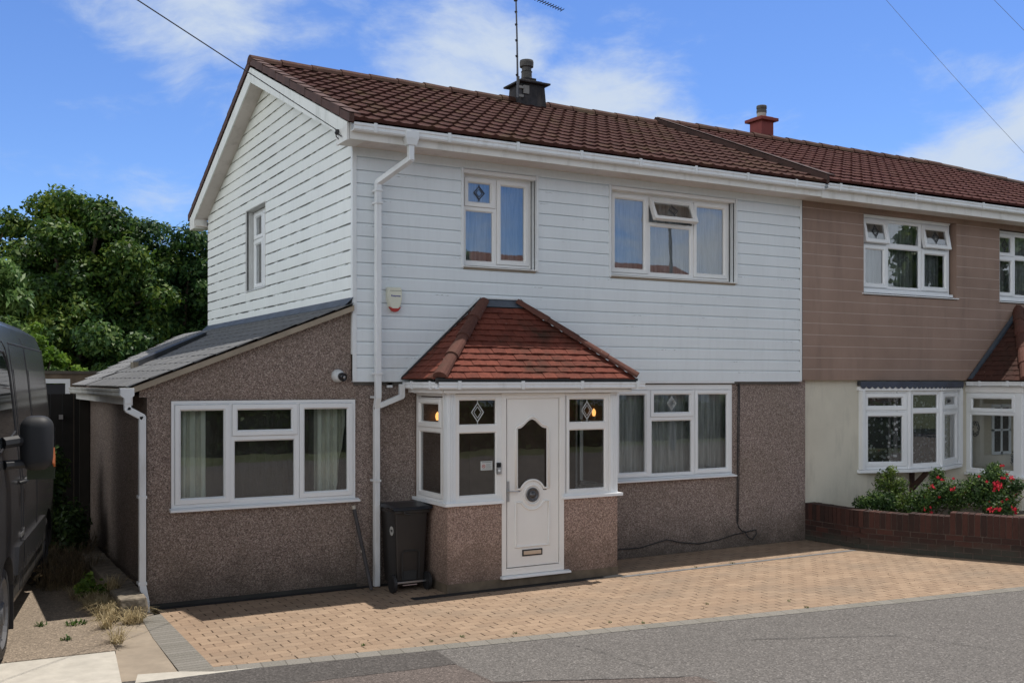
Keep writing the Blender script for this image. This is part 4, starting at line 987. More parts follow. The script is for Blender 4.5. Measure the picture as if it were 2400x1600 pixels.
# leaning pole
pl_ = thing('metal_pole', 'thin dark pole with pale cap leaning on the wall by the bin', 'pole', (.12,-.2,0))
M().tube([(.125,-.25,.015),(.02,.015,.90)], .022, 10).build('shaft', plain("pole_dark", (.045,.04,.042), .6, var=.3), pl_)
M().tube([(.021,.013,.895),(.016,.020,.935)], .024, 10).tube([(.075,-.12,.425),(.072,-.113,.445)], .025, 10).build('end_cap', plain("cap_pale", (.45,.42,.36), .6), pl_)

# ================================================================== NEIGHBOUR
NH = thing('terraced_house', 'brown clad and cream rendered adjoining house with bay window and red tiled hipped roof', 'house', (12.5, 3.5, 0))
NX1 = 18.0
N1 = (8.27, 10.44, 3.665, 4.925); N2 = (11.55, 13.4, 3.665, 4.925)
clad('brown_cladding_boards', FRONT, 6.985, NX1, 2.37, 5.0, [N1, N2], BROWN, NH, pitch=.17, joint=.010, zoff=4.902-.17*15+.005)
M().box(6.985,NX1,.0,.12,2.36,2.37).build('cladding_underside', BROWN, NH)
wall('cream_wall', FRONT, 7.10, NX1, 0, 2.4, CREAM, NH, [(8.45,10.45,1.0,2.3)], w=.10, reveal=.1)
M().quad((NX1,.0,0),(NX1,7,0),(NX1,7,5),(NX1,.0,5)).quad((7.1,6.97,0),(NX1,6.97,0),(NX1,6.97,5),(7.1,6.97,5)).build('rear_wall', CREAM, NH)
def nreveal(r):
    a, b, c, e = r; M().quad((a,0,c),(a,.13,c),(a,.13,e),(a,0,e)).quad((b,0,c),(b,.13,c),(b,.13,e),(b,0,e)).quad((a,0,e),(b,0,e),(b,.13,e),(a,.13,e)).quad((a,0,c),(b,0,c),(b,.13,c),(a,.13,c)).build('window_reveal', BROWN, NH)
nreveal(N1); nreveal(N2)
c1, c2, c3, c4 = 8.34, 8.90, 9.70, 10.36
za, zm, zb_ = 3.79, 4.47, 4.87
window(NH, FRONT, (8.30,10.385,3.755,4.905), .10, [(c1,c2,zm,zb_,'s',{'motif':1,'open':-11}),(c2,c3,zm+.0,zb_,'f'),(c3,c4,zm,zb_,'s',{'motif':1,'open':-11}),(c1,c2,za,zm,'s'),(c2,c3,za,zm,'f'),(c3,c4,za,zm,'s')],
       glass=GLASSU, outer=.03, curtain=[(8.33,10.34,NET,.022,.10)], room=(1.4,INT), sill=(8.235,10.47,3.712,-.03,.035), sash_t=.082)
M().box(8.27,10.42,.05,.10,3.715,3.755).build('window_packer', UPVC, NH); M().box(8.27,10.40,.09,.15,4.90,4.93).build('window_packer', UPVC, NH)
window(NH, FRONT, (11.60,13.35,3.755,4.905), .10, [(11.62,12.08,zm,zb_,'s',{'motif':1}),(11.62,12.08,za,zm,'s'),(12.08,12.9,zm,zb_,'f'),(12.08,12.9,za,zm,'f'),(12.9,13.33,za,zb_,'s')],
       glass=GLASSU, outer=.03, curtain=[(11.62,13.3,NETD,.022,.10)], room=(1.4,INT), sill=(11.53,13.43,3.712,-.03,.035))
M().box(11.56,13.40,.05,.10,3.715,3.755).build('window_packer', UPVC, NH)
M().box(6.96,NX1+.4,-.375,.0,5.0,5.014).build('soffit', SOFF, NH)
M().box(6.962,NX1+.4,-.405,-.375,4.975,5.17).build('fascia', FASC, NH, bevel=.002)
gutter(NH, (6.99,-.50,5.175), (NX1+.4,-.50,5.175), (0,1,0), step=1.6)
zoffn = .035
HX, HXE = 14.49, 18.4
nbd = lambda s: (0, 11.5 - (HXE-HX)*s/4.28) if True else None
nr = tile_slope('roof', (7.0,-.47,5.185+zoffn), (1,0,0), SL, 52, 13, .225, .330, TILEN, NH, prof='pan', bounds=nbd, stag=.5, lift=.032)
bk = M(); z0_, z1_ = 5.17+zoffn, 6.85+zoffn
bk.add([(7.0,-.44,z0_),(HXE,-.44,z0_),(HX,3.49,z1_),(7.0,3.49,z1_),(HXE,7.42,z0_),(7.0,7.42,z0_)], [(0,1,2,3),(1,4,2),(3,2,4,5)]); bk.build('roof_underlay', DARKV, nr)
halfround('ridge_tile', (7.0,3.49,z1_+.005), (HX,3.49,z1_+.005), .120, RIDGE, nr)
halfround('hip_tile', (HXE,-.44,z0_+.02), (HX+.05,3.49,z1_+.02), .10, DARKV, nr)
pv = M(); P = [(-.50,5.165),(3.49,6.86),(3.49,7.0),(1.5,6.13+.03),(-.50,5.30)]
pv.prism([(6.955,y,z) for y, z in P], (.05,0,0)); pv.prism([(6.955,-.50,5.29),(7.12,-.50,5.285),(7.12,3.49,6.975),(6.955,3.49,6.985)], (0,0,.014)); pv.build('party_verge', DARKV, nr)
nch = M(); nch.prism([(9.48,3.50,6.4),(9.78,3.50,6.4),(9.78,3.82,6.4),(9.48,3.82,6.4)], (0,0,.93)).build('chimney', CHIMR, nr)
M().box(9.41,9.85,3.43,3.89,7.27,7.33).prism([(9.48,3.50,7.33),(9.78,3.50,7.33),(9.78,3.82,7.33),(9.48,3.82,7.33)], (0,0,.03)).build('chimney_cap', CHIMR, nr, bevel=.006)
M().lathe((9.63,3.66,7.36), [(.095,0),(.090,.01),(.090,.09)], 20).build('flue_base', POTL, nr, smooth=False)
M().lathe((9.63,3.66,7.45), [(.096,0),(.096,.05),(.086,.052),(.086,.075),(.098,.08),(.098,.125),(.09,.14),(0,.145)], 20).build('flue_terminal', POT, nr)
# bay window of three lights
B0, B1, B2, B3 = (8.30,.09), (9.08,-.19), (9.82,-.19), (10.60,.09)
bz0, bz1 = .985, 2.20
def facet(a, b, cells):
    d = (b[0]-a[0], b[1]-a[1]); Ln = math.hypot(*d); f = Fr((a[0],a[1],0), (d[0],d[1],0), (-d[1],d[0],0))
    cs = [tuple([u*Ln if i < 2 else u for i, u in enumerate(c)]) for c in cells]
    return window(NH, f, (0,Ln,bz0,bz1), 0, cs, outer=.04, name='bay_window', motif=LEAD, sash_t=.085), f, Ln
L0 = .04
def fc(Ln, kinds):
    e = .045/Ln; return [(e,1-e,1.88,bz1-.03,kinds[0],{'motif':1} if kinds[0]=='s' else {}),(e,1-e,bz0+.03,1.88,kinds[1])]
for a, b, k in ((B0,B1,'ss'),(B1,B2,'ff'),(B2,B3,'ss')): facet(a, b, fc(math.dist(a,b), k))
for p in (B1, B2): M().lathe((p[0],p[1]+.015,bz0), [(.034,0),(.034,bz1-bz0)], 10).build('bay_post', UPVC, NH)
M().box(8.27,8.33,.02,.13,bz0,bz1).build('bay_post', UPVC, NH); M().box(10.57,10.63,.02,.13,bz0,bz1).build('bay_post', UPVC, NH)
off = .05
bp = [(8.23,.10),(8.24,.05),(9.06,-.25),(9.84,-.25),(10.66,.05),(10.67,.10)]
M().prism([(x,y,bz0-.055) for x,y in bp], (0,0,.05)).build('bay_sill', UPVC, NH, bevel=.006)
M().prism([(x,y,bz1) for x,y in bp], (0,0,.06)).build('bay_head', UPVC, NH, bevel=.003)
M().prism([(x-.0,y-.012,2.28) for x,y in bp], (0,0,.06)).build('bay_roof', plain("bay_lead", (.05,.055,.07), .6, var=.2), NH)
sc_ = M()
for a, b in zip(bp[1:4], bp[2:5]):
    d = Vector((b[0]-a[0], b[1]-a[1], 0)); Ln = d.length; d.normalize(); nrm = Vector((d.y,-d.x,0)); k = round(Ln/.10); st = Ln/k
    A = Vector((a[0],a[1]-.014,0)) + nrm*.006
    for i in range(k):
        P = [A + d*(i*st) + Vector((0,0,2.34)), A + d*((i+1)*st) + Vector((0,0,2.34)), A + d*((i+1)*st) + Vector((0,0,2.262))]
        for q in range(1, 8): P.append(A + d*((i+1-q/8)*st) + Vector((0,0,2.262 - .034*math.sin(math.pi*q/8))))
        P.append(A + d*(i*st) + Vector((0,0,2.262))); sc_.prism(P, -nrm*.008)
sc_.build('scalloped_trim', plain("trim_navy", (.045,.055,.085), .6, var=.25), NH)
cu = M(); vs = []; rows, n = 1, 160
for r in range(2):
    for i in range(n+1):
        u = 8.40 + 2.05*i/n; d = min(1, max(0, 1-abs(u-9.45)/1.05)*2.2); vs.append((u, .16 - .27*d + .015*math.sin(u*60), bz0+.02 + (bz1-bz0-.04)*r))
cu.add(vs, [(i,i+1,n+2+i,n+1+i) for i in range(n)]).build('lace_curtain', LACE, NH, smooth=True)
rb = M().quad((8.2,1.6,.6),(10.7,1.6,.6),(10.7,1.6,2.4),(8.2,1.6,2.4)).quad((8.2,.12,.98),(10.7,.12,.98),(10.7,1.6,.98),(8.2,1.6,.98)).quad((8.2,.2,2.25),(10.7,.2,2.25),(10.7,1.6,2.25),(8.2,1.6,2.25)).quad((8.2,.12,.6),(8.2,1.6,.6),(8.2,1.6,2.4),(8.2,.12,2.4)).quad((10.7,.12,.6),(10.7,1.6,.6),(10.7,1.6,2.4),(10.7,.12,2.4)).build('room_beyond', INT, NH)
M().box(9.42,9.49,.05,.10,.50,.93).prism([(9.42,.06,.60),(9.42,.06,.70),(9.42,-.18,.93),(9.42,-.26,.93)], (.07,0,0)).build('bay_bracket', plain("bracket_timber", (.07,.035,.025), .8, var=.3), NH)
# neighbour's porch
NP0, NP1, NY = 10.82, 13.25, -.90
npw = M(); npw.box(NP0,NP1,NY,NY+.1,0,.80); npw.box(NP0,NP0+.1,NY+.1,.10,0,.80); npw.box(NP1-.1,NP1,NY+.1,.10,0,.80); npw.build('porch_wall', CREAM, NH)
NPS = Fr((NP0,0,0), (0,-1,0), (1,0,0))
window(NH, NPS, (-.10,.80,.84,2.16), 0, [(-.06,.79,1.83,2.13,'s'),(-.06,.79,.87,1.83,'f')], glass=GLASSP, outer=.05, name='porch_window')
window(NH, Fr((0,NY,0),(1,0,0),(0,1,0)), (NP0+.1,12.0,.84,2.16), 0, [(NP0+.13,11.97,1.83,2.13,'f'),(NP0+.13,11.97,.87,1.83,'f')], glass=GLASSP, outer=.04, name='porch_window')
window(NH, Fr((0,NY,0),(1,0,0),(0,1,0)), (12.0,NP1-.1,.10,2.16), 0, [(12.03,NP1-.13,.14,2.13,'f')], glass=GLASSP, outer=.06, name='porch_door')
M().box(NP0-.01,NP0+.10,NY-.005,NY+.10,.82,2.17).build('corner_post', UPVC, NH, bevel=.006); M().box(NP1-.1,NP1,NY-.005,NY+.10,.82,2.17).build('corner_post', UPVC, NH, bevel=.006)
M().prism([(NP0-.06,.1,.80),(NP0-.06,NY-.06,.80),(12.0,NY-.06,.80),(12.0,NY+.1,.80),(NP0+.1,NY+.1,.80),(NP0+.1,.1,.80)], (0,0,.035)).build('porch_sill', UPVC, NH, bevel=.004)
M().box(NP0-.03,NP1+.03,NY-.03,.10,2.16,2.26).build('porch_fascia', UPVCW, NH, bevel=.003)
gutter(NH, (NP0-.12,.02,2.335), (NP0-.12,NY-.14,2.335), (1,0,0), name='porch_gutter', step=.5, h=.07)
gutter(NH, (NP0-.12,NY-.16,2.335), (NP1+.12,NY-.16,2.335), (0,1,0), name='porch_gutter', step=.9, h=.07)
M().box(NP0+.1,NP1-.1,NY+.1,.10,.0,.02).quad((NP0+.02,.085,0),(NP1,.085,0),(NP1,.085,2.2),(NP0+.02,.085,2.2)).build('porch_inside', INTC, NH)
wb = M(); rings(wb, (11.45,11.95,1.1,1.95), [(0,.08),(0,.06),(.05,.06),(.05,.08)]); wb.box(11.68,11.72,.06,.08,1.1,1.95); wb.box(11.45,11.95,.06,.08,1.5,1.53); wb.build('inner_window', UPVC, NH)
M().quad((11.5,.075,1.15),(11.9,.075,1.15),(11.9,.075,1.9),(11.5,.075,1.9)).build('inner_window_glass', INT, NH)
NTILE = mk_tile('porch_tile_dark_shaded', (.045,.022,.018), (.075,.032,.025), (.03,.025,.018), .7)  # dark mossy tile, with this roof's shade also put into its colour
nz = 3.55; nzb = 2.36; nxl, nxr, npk = NP0-.12, NP1+.12, (NP0+NP1)/2
sl = Vector((npk-nxl, 0, nz-nzb)).normalized(); ll = math.hypot(npk-nxl, nz-nzb)
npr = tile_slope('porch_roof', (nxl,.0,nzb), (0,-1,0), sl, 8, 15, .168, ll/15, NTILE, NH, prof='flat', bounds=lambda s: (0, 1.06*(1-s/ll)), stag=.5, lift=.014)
sf = Vector((0, 1.06, nz-nzb)).normalized(); lf = math.hypot(1.06, nz-nzb)
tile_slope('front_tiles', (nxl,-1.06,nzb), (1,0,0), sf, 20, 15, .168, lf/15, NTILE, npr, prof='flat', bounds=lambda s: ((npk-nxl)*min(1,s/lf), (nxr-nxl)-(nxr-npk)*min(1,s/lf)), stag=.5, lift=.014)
M().add([(nxl,-1.06,nzb-.01),(nxr,-1.06,nzb-.01),(npk,0,nz-.01),(nxl,0,nzb-.01),(nxr,0,nzb-.01)], [(0,1,2),(0,2,3),(1,4,2)]).build('roof_underlay', GROOVE, npr)
halfround('hip_tile', (nxl+.03,-1.04,nzb+.01), (npk,-.0,nz+.03), .085, HIPT, npr, seg=.4)
halfround('hip_tile', (nxr-.03,-1.04,nzb+.01), (npk,-.0,nz+.03), .085, HIPT, npr, seg=.4)
M().prism([(nxl-.02,-.03,nzb+.02),(npk-.05,-.03,nz+.04),(npk-.05,-.03,nz+.0),(nxl+.03,-.03,nzb-.0)], (0,-.07,0)).build('lead_soaker', plain("lead_blue", (.055,.075,.10), .5, var=.25), npr)
# decor in the neighbour's porch
pk = thing('potted_plant', 'small dark leafy plant in a cream pot inside the adjoining cream house porch', 'plant', (11.35,-.45,.84))
M().lathe((11.33,-.45,.845), [(.06,0),(.085,.10),(.09,.115),(.078,.115),(.07,.10),(0,.10)], 16).build('pot', INTC, pk)
DARKLEAF = plain("dark_leaf", (.035,.045,.02), .6, var=.4, scale=20)
M().box(11.15,11.5,-.6,-.3,.82,.845).build('shelf', UPVC, pk)
def leaves(n, cfun, size, name, m, parent, up=.35, two=True, shape='leaf'):
    """n small leaf faces; cfun(n) gives centres and outward directions"""
    C, D = cfun(n); C = np.asarray(C); D = np.asarray(D)
    rv = rng.normal(size=(n,3)); d = D*1.0 + rv*.75 + np.array([0,0,up]); d /= np.linalg.norm(d, axis=1)[:,None]
    a = np.cross(d, rng.normal(size=(n,3))); a /= np.linalg.norm(a, axis=1)[:,None]; b = np.cross(d, a)
    s = size*rng.uniform(.6, 1.35, n)[:,None]
    w = .55 if shape == 'leaf' else .28
    droop = np.array([0,0,-.25])*s
    v0 = C - a*s; v1 = C + b*s*w; v2 = C + a*s*1.05 + droop; v3 = C - b*s*w
    V = np.stack([v0,v1,v2,v3], 1).reshape(-1,3)
    me = bpy.data.meshes.new(name); me.vertices.add(4*n); me.vertices.foreach_set('co', V.ravel())
    me.loops.add(4*n); me.loops.foreach_set('vertex_index', np.arange(4*n, dtype=np.int32))
    me.polygons.add(n); me.polygons.foreach_set('loop_start', np.arange(0,4*n,4, dtype=np.int32)); me.polygons.foreach_set('loop_total', np.full(n,4,dtype=np.int32))
    me.update(calc_edges=True); me.materials.append(m)
    o = bpy.data.objects.new(name, me); COL.objects.link(o)
    if parent: link_parent(o, parent)
    return o
def blobfun(blobs, shell=.55):
    """points in a union of ellipsoid clumps, thicker towards their skins"""
    def f(n):
        w = np.array([b[3]*b[4]*b[5] if len(b) > 4 else b[3]**3 for b in blobs])**.75; w /= w.sum()
        idx = rng.choice(len(blobs), n, p=w); B = np.array([(b[0],b[1],b[2],b[3],b[4] if len(b) > 4 else b[3],b[5] if len(b) > 5 else b[3]) for b in blobs])[idx]
        d = rng.normal(size=(n,3)); d /= np.linalg.norm(d, axis=1)[:,None]
        r = (shell + (1-shell)*rng.random(n))**1.0 * (1 + .12*rng.normal(size=n)*.8)
        return B[:,:3] + d*r[:,None]*B[:,3:6], d
    return f
leaves(90, blobfun([(11.33,-.45,1.08,.10,.10,.13)], .1), .035, 'foliage', DARKLEAF, pk)
wd_ = thing('wall_decoration', 'dark scrollwork ornament on the cream inner wall of the adjoining house porch', 'ornament', (11.05,.07,1.55))
wm_ = M(); cc = (11.02,.075,1.55)
for k in range(7):
    a0 = k*math.pi*2/7; wm_.tube([(cc[0]+(.05+.06*abs(math.sin(t*1.5)))*math.cos(a0+t), cc[1], cc[2]+(.06+.07*abs(math.sin(t*1.5)))*math.sin(a0+t)) for t in [i*.25 for i in range(9)]], .006, 5)
wm_.build('scrollwork', LEAD, wd_)

# ================================================================== GARDEN WALL + PLANTING
GWp = [(7.10,.08),(7.14,-.92),(7.50,-1.72),(8.08,-2.78),(9.3,-4.75)]
gw = thing('garden_wall', 'low stepped red brick garden wall with upright brick coping beside the drive', 'wall', (7.4,-1.6,0))
def along(t):
    for a, b in zip(GWp, GWp[1:]):
        d = math.dist(a, b)
        if t <= d: return (a[0]+(b[0]-a[0])*t/d, a[1]+(b[1]-a[1])*t/d), ((b[0]-a[0])/d, (b[1]-a[1])/d)
        t -= d
    return GWp[-1], ((GWp[-1][0]-GWp[-2][0])/d, (GWp[-1][1]-GWp[-2][1])/d)
tot = sum(math.dist(a,b) for a, b in zip(GWp, GWp[1:])); TH = .215
def brick(mb, t0, t1, z0, z1, q=0, w0=0, w1=TH):
    (p, d), (p2, d2) = along(t0), along(t1); n = (-d[1], d[0]); n2 = (-d2[1], d2[0])
    pts = [(p[0]+n[0]*w0, p[1]+n[1]*w0), (p2[0]+n2[0]*w0, p2[1]+n2[1]*w0), (p2[0]+n2[0]*w1, p2[1]+n2[1]*w1), (p[0]+n[0]*w1, p[1]+n[1]*w1)]
    j = random.uniform(-.002,.003); mb.prism([(x,y,z0) for x,y in pts], (0,0,z1-z0+j))
def topz(t): return .545 + (.055 if t > 2.15 else 0) + (.055 if t > 3.75 else 0) - .02*((t % 1.6)/1.6)
bm_ = M(); co = M(); t = 0
while t < tot - .24:
    brick(co, t, min(t+.22,tot), 0, topz(t)-.012, 0, .008, TH-.008); t += .22
for c in range(4):
    t = (c % 2)*-.11
    while t < tot:
        a, b = max(t+.004, 0), min(t+.216, tot); 
        if b-a > .02: brick(bm_, a, b, c*.0755+.004, c*.0755+.069, w0=random.uniform(-.002,.002))
        t += .225
t = 0
while t < tot-.08:
    zt_ = topz(t); brick(bm_, t+.004, t+.071, .306, zt_, w0=random.uniform(-.003,.002)); 
    t += .0755
bm_.build('brickwork', GBRICK, gw, recalc=True); co.build('mortar', MORTAR, gw)
sheet('planting_bed', [(7.2,.09),(7.2,-.9),(7.6,-1.7),(8.3,-2.8),(9.6,-4.7),(14,-4.7),(14,.09)], .30, EARTH)
def mk_leafmat(name, dark, mid, light, nscale=1.2, trans=.35):
    m = bpy.data.materials.new(name); m.use_nodes = True; t = m.node_tree; t.nodes.clear(); g = NB(t)
    o = t.nodes.new('ShaderNodeOutputMaterial'); b = t.nodes.new('ShaderNodeBsdfPrincipled'); tl = t.nodes.new('ShaderNodeBsdfTranslucent'); mx = t.nodes.new('ShaderNodeMixShader')
    f = g.math('ADD', g.math('MULTIPLY', g.noise(nscale, 3), .75), g.math('MULTIPLY', g.island(), .30))
    c = g.ramp(f, [(.30, dark), (.52, mid), (.74, light)])
    t.links.new(c, b.inputs['Base Color']); b.inputs['Roughness'].default_value = .5; b.inputs['Specular IOR Level'].default_value = .3
    t.links.new(c, tl.inputs[0]); mx.inputs[0].default_value = trans; t.links.new(b.outputs[0], mx.inputs[1]); t.links.new(tl.outputs[0], mx.inputs[2]); t.links.new(mx.outputs[0], o.inputs[0]); return m
LEAFB = mk_leafmat("shrub_leaf", (.018,.042,.016), (.045,.095,.026), (.12,.19,.04), 6)
LEAFY = mk_leafmat("young_leaf", (.06,.11,.02), (.14,.24,.035), (.30,.38,.05), 3)
BARK = plain("bark", (.09,.065,.045), .9, var=.3, scale=8, bump=.5, bscale=30)
PETAL = plain("fuchsia_red", (.62,.010,.035), .5, var=.25, scale=30)
def shrub(label, base, blobs, n, size, m, flowers=0, cat='shrub', group=None, name='shrub', fl=None):
    t = thing(name, label, cat, base, group)
    sm = M()
    for b in blobs:
        mid = ((base[0]+b[0])/2+random.uniform(-.04,.04), (base[1]+b[1])/2+random.uniform(-.04,.04), base[2]+(b[2]-base[2])*.55)
        sm.tube([base, mid, b[:3]], [.012,.009,.004], 5)
    sm.build('stem', BARK, t)
    leaves(n, blobfun(blobs, .35), size, 'foliage', m, t)
    if flowers:
        fm = M()
        C, D = blobfun(blobs, .9)(flowers*3); k = 0
        for c, d in zip(C, D):
            if d[0]*.5 - d[1] < -.1 or d[2] < -.5: continue
            c = c + np.array(d)*.015; nf = random.choice((1,1,2,3)); k += 1
            for q in range(nf):
                x, y, z = c + rng.normal(size=3)*.02
                fm.tube([(x,y,z+.012),(x,y,z-.006)], [.004,.008], 5)
                for a in range(4):
                    an = a*math.pi/2+random.random(); fm.add([(x,y,z),(x+.024*math.cos(an),y+.024*math.sin(an),z-.006),(x+.016*math.cos(an+.5),y+.016*math.sin(an+.5),z-.030)], [(0,1,2)])
                fm.tube([(x,y,z-.006),(x,y,z-.028)], [.010,.012], 6)
            if k >= flowers: break
        for x, y, z, s in (fl or []):
            for q in range(int(26*s)):
                dx, dy, dz = rng.normal(size=3)*np.array([.035,.02,.022])*s
                an = random.random()*6.28; fm.add([(x+dx,y+dy,z+dz),(x+dx+.03*math.cos(an),y+dy-.012,z+dz+.012),(x+dx+.02*math.cos(an+1),y+dy-.014,z+dz-.02)], [(0,1,2)])
        fm.build('blossom', PETAL, t)
    return t
shrub('low green shrub at the house end of the brick wall, without flowers', (7.55,-.75,.30), [(7.42,-.72,.60,.14,.13,.12),(7.62,-.78,.64,.17,.15,.15),(7.80,-.85,.60,.18,.15,.17)], 2800, .020, LEAFB, group='shrubs behind the brick wall')
shrub('taller pale green shrub under the bay window, between two lower ones', (7.95,-.75,.30), [(7.90,-.72,.86,.17,.16,.20),(8.08,-.80,.80,.17,.16,.18),(7.96,-.78,1.03,.10,.10,.10),(8.02,-.85,.60,.22,.18,.20)], 2800, .021, mk_leafmat("shrub_leaf_pale", (.025,.05,.014), (.075,.13,.028), (.19,.26,.05), 6), group='shrubs behind the brick wall')
shrub('middle fuchsia bush with a few red flowers below the bay window', (8.35,-1.20,.30), [(8.16,-1.05,.56,.22,.2,.22),(8.25,-1.15,.66,.24,.2,.24),(8.48,-1.15,.98,.13,.12,.14),(8.40,-1.25,.74,.25,.2,.24),(8.62,-1.35,.70,.25,.2,.27)], 5200, .022, LEAFB, flowers=12, group='fuchsia bushes behind the brick wall', name='fuchsia_bush', fl=[(8.13,-1.33,.86,.6),(8.42,-1.45,.83,.6)])
shrub('large fuchsia bush full of red flowers with a long arching stem, beside the cream porch', (8.8,-1.75,.30), [(8.62,-1.70,.80,.24,.22,.26),(8.86,-1.80,.96,.23,.2,.22),(8.95,-1.85,.70,.26,.22,.28),(8.70,-1.95,.60,.24,.2,.24),(9.05,-2.0,.88,.14,.12,.12),(9.22,-2.15,.84,.08,.06,.05),(9.0,-1.7,1.12,.10,.1,.08)], 7000, .023, LEAFB, flowers=24, group='fuchsia bushes behind the brick wall', name='fuchsia_bush', fl=[(8.62,-2.02,.90,1.0),(8.42,-2.05,.60,.85),(8.80,-2.1,1.02,.6),(9.32,-2.28,.80,.5),(8.98,-2.3,.98,.45)])

# ================================================================== BIN
BN = thing('wheelie_bin', 'black wheeled rubbish bin with number disc beside the porch', 'bin', (.53,-.25,0))
BINM = plain("bin_plastic", (.022,.019,.018), .45, var=.2, scale=4); BINL = plain("bin_lid", (.014,.016,.022), .38, var=.2, scale=4)
bx0, bx1, by0, by1 = .335, .735, -.43, .0
def taper(x0,x1,y0,y1,z0,z1,tx,ty): return [(x0+tx,y0+ty,z0),(x1-tx,y0+ty,z0),(x1-tx,y1-ty,z0),(x0+tx,y1-ty,z0),(x0,y0,z1),(x1,y0,z1),(x1,y1,z1),(x0,y1,z1)]
BF = [(0,3,2,1),(4,5,6,7),(0,1,5,4),(1,2,6,5),(2,3,7,6),(3,0,4,7)]
M().add(taper(bx0,bx1,by0,by1,.06,.90,.035,.03), BF).build('body', BINM, BN, bevel=.018)
M().box(bx0-.018,bx1+.018,by0-.02,by1+.02,.865,.905).build('rim', BINM, BN, bevel=.008)
M().prism([(bx0-.045,by0-.05,.908),(bx0-.045,by1+.03,.925),(bx0-.03,by1+.01,.955),(bx0-.02,-.2,.965),(bx0-.03,by0-.02,.94)], (bx1-bx0+.085,0,0)).build('lid', BINL, BN, bevel=.010)
M().tube([(bx0-.05,by0-.02,.93),(bx0-.10,by0-.055,.925),(bx0-.10,by0+.06,.925),(bx0-.05,by0+.09,.925)], .014, 8).tube([(bx0+.08,by0-.045,.90),(bx0+.10,by0-.05,.86),(bx0+.16,by0-.05,.86)], .010, 6).build('handle', BINM, BN)
for x in (.325, .70): M().lathe((x-.045 if x < .5 else x, by0-.015, .10), [(.03,0),(.10,.0),(.10,.035),(.085,.04),(.03,.045),(0,.045)], 24, axis='X').build('wheel', BLACK, BN)
M().tube([(.29,by0-.015,.10),(.77,by0-.015,.10)], .012, 8).build('axle', STEEL, BN)
M().tube([(.42,by0-.012+.010,.14),(.42,by0-.006,.42),(.445,by0-.004,.445),(.60,by0-.004,.445),(.625,by0-.006,.42),(.625,by0+.0,.14)], .006, 6).box(.43,.60,by0+.012,by0+.05,.12,.22).build('foot_recess', GROOVE, BN)
M().box(.425,.60,by0-.004,by0+.0,.062,.072).build('pink_line', plain("bin_pink", (.45,.33,.30), .5), BN)  # thin pale pink line low on the bin front
dz = Matrix.Translation((bx0-.004+.012,-.31,.665)) @ Matrix.Rotation(R(-90),4,'Z') @ Matrix.Rotation(R(90),4,'X')
M().lathe((0,0,0), [(.052,0),(.052,.002),(0,.002)], 24).xf(dz).build('number_disc', plain("disc_white", (.50,.50,.48), .5), BN)
text('disc_number', '100', .042, dz @ Matrix.Translation((0,0,.003)), GROOVE, BN, bold=True)

# ================================================================== VAN
VN = thing('van', 'dark grey panel van parked on the concrete drive at the left edge', 'van', (-4.2,.4,.035))
VO = Vector((-3.53,-1.12,.035)); vu = Vector((.180,.984,0)).normalized(); vn_ = Vector((vu.y,-vu.x,0))
VT = Matrix(((vu.x, vn_.x, 0, VO.x), (vu.y, vn_.y, 0, VO.y), (0,0,1,VO.z), (0,0,0,1)))   # (s back, n out, z)
def mk_paint():
    m, t, b = mat("van_paint"); g = NB(t)
    c = g.ramp(g.noise(1.5, 4), [(.3, (.028,.029,.033)), (.7, (.040,.041,.045))])
    z = g.sep()[2]; k = g.ramp(g.math('ADD', z, g.math('MULTIPLY', g.noise(4, 5), .6)), [(.55, (.75,.75,.75)), (1.15, (.06,.06,.06))])
    c = g.mix(k, c, (.15,.135,.115))
    g.link(c, b.inputs['Base Color']); rr_ = g.ramp(k, [(0, (.22,)*3), (1, (.65,)*3)]); g.link(rr_, b.inputs['Roughness'])
    b.inputs['Coat Weight'].default_value = .25; b.inputs['Coat Roughness'].default_value = .12
    g.link(g.bump(g.noise(2.0, 2), .06, .02), b.inputs['Normal']); return m
VP = mk_paint(); VPL = plain("van_plastic", (.016,.017,.02), .6, var=.1); VGL = plain("van_glass", (.012,.015,.018), .04, var=.1, spec=.8)
HW = 1.0
sect = [(-.06,.30),(-.01,.42),(.0,.70),(.005,1.10),(.0,1.42),(-.02,1.62),(-.045,1.95),(-.085,2.35),(-.125,2.65),(-.20,2.83),(-.36,2.93),(-HW,2.97)]
# stations along the body: (s, width inset, z shrink, roof height scale)
stat = [(-1.75,.30,.30,.36),(-1.70,.16,.30,.40),(-1.45,.07,.30,.46),(-1.05,.02,.30,.52),(-.55,.0,.30,1.0),(-.35,.0,.30,1.0),(3.55,.0,.30,1.0),(3.74,.012,.30,.995),(3.84,.05,.32,.975),(3.88,.12,.40,.94)]
stat[4] = (-.80,.01,.30,.93); stat[3] = (-1.22,.02,.30,.62); 
vb = M(); ring_n = None
for s, ins, zs, hs in stat:
    ptsv = []
    for n_, z in sect:
        zz = z if z < .8 else .8 + (z-.8)*hs
        ptsv.append((s, n_-ins*(1+n_/HW), max(zz, zs)))
    full = ptsv + [(s, -2*HW - p[1], p[2]) for p in reversed(ptsv[:-1])]
    ring_n = len(full); vb.v += full
ns_ = len(stat)
for i in range(ns_-1):
    for k in range(ring_n): vb.f.append((i*ring_n+k, i*ring_n+(k+1)%ring_n, (i+1)*ring_n+(k+1)%ring_n, (i+1)*ring_n+k)); vb.m.append(0)
vb.f += [tuple(range(ring_n)), tuple(range((ns_-1)*ring_n, ns_*ring_n))[::-1]]; vb.m += [0,0]
vbo = vb.xf(VT).build('body', VP, VN)
FWS, RWS, WR = -.42, 3.02, .39
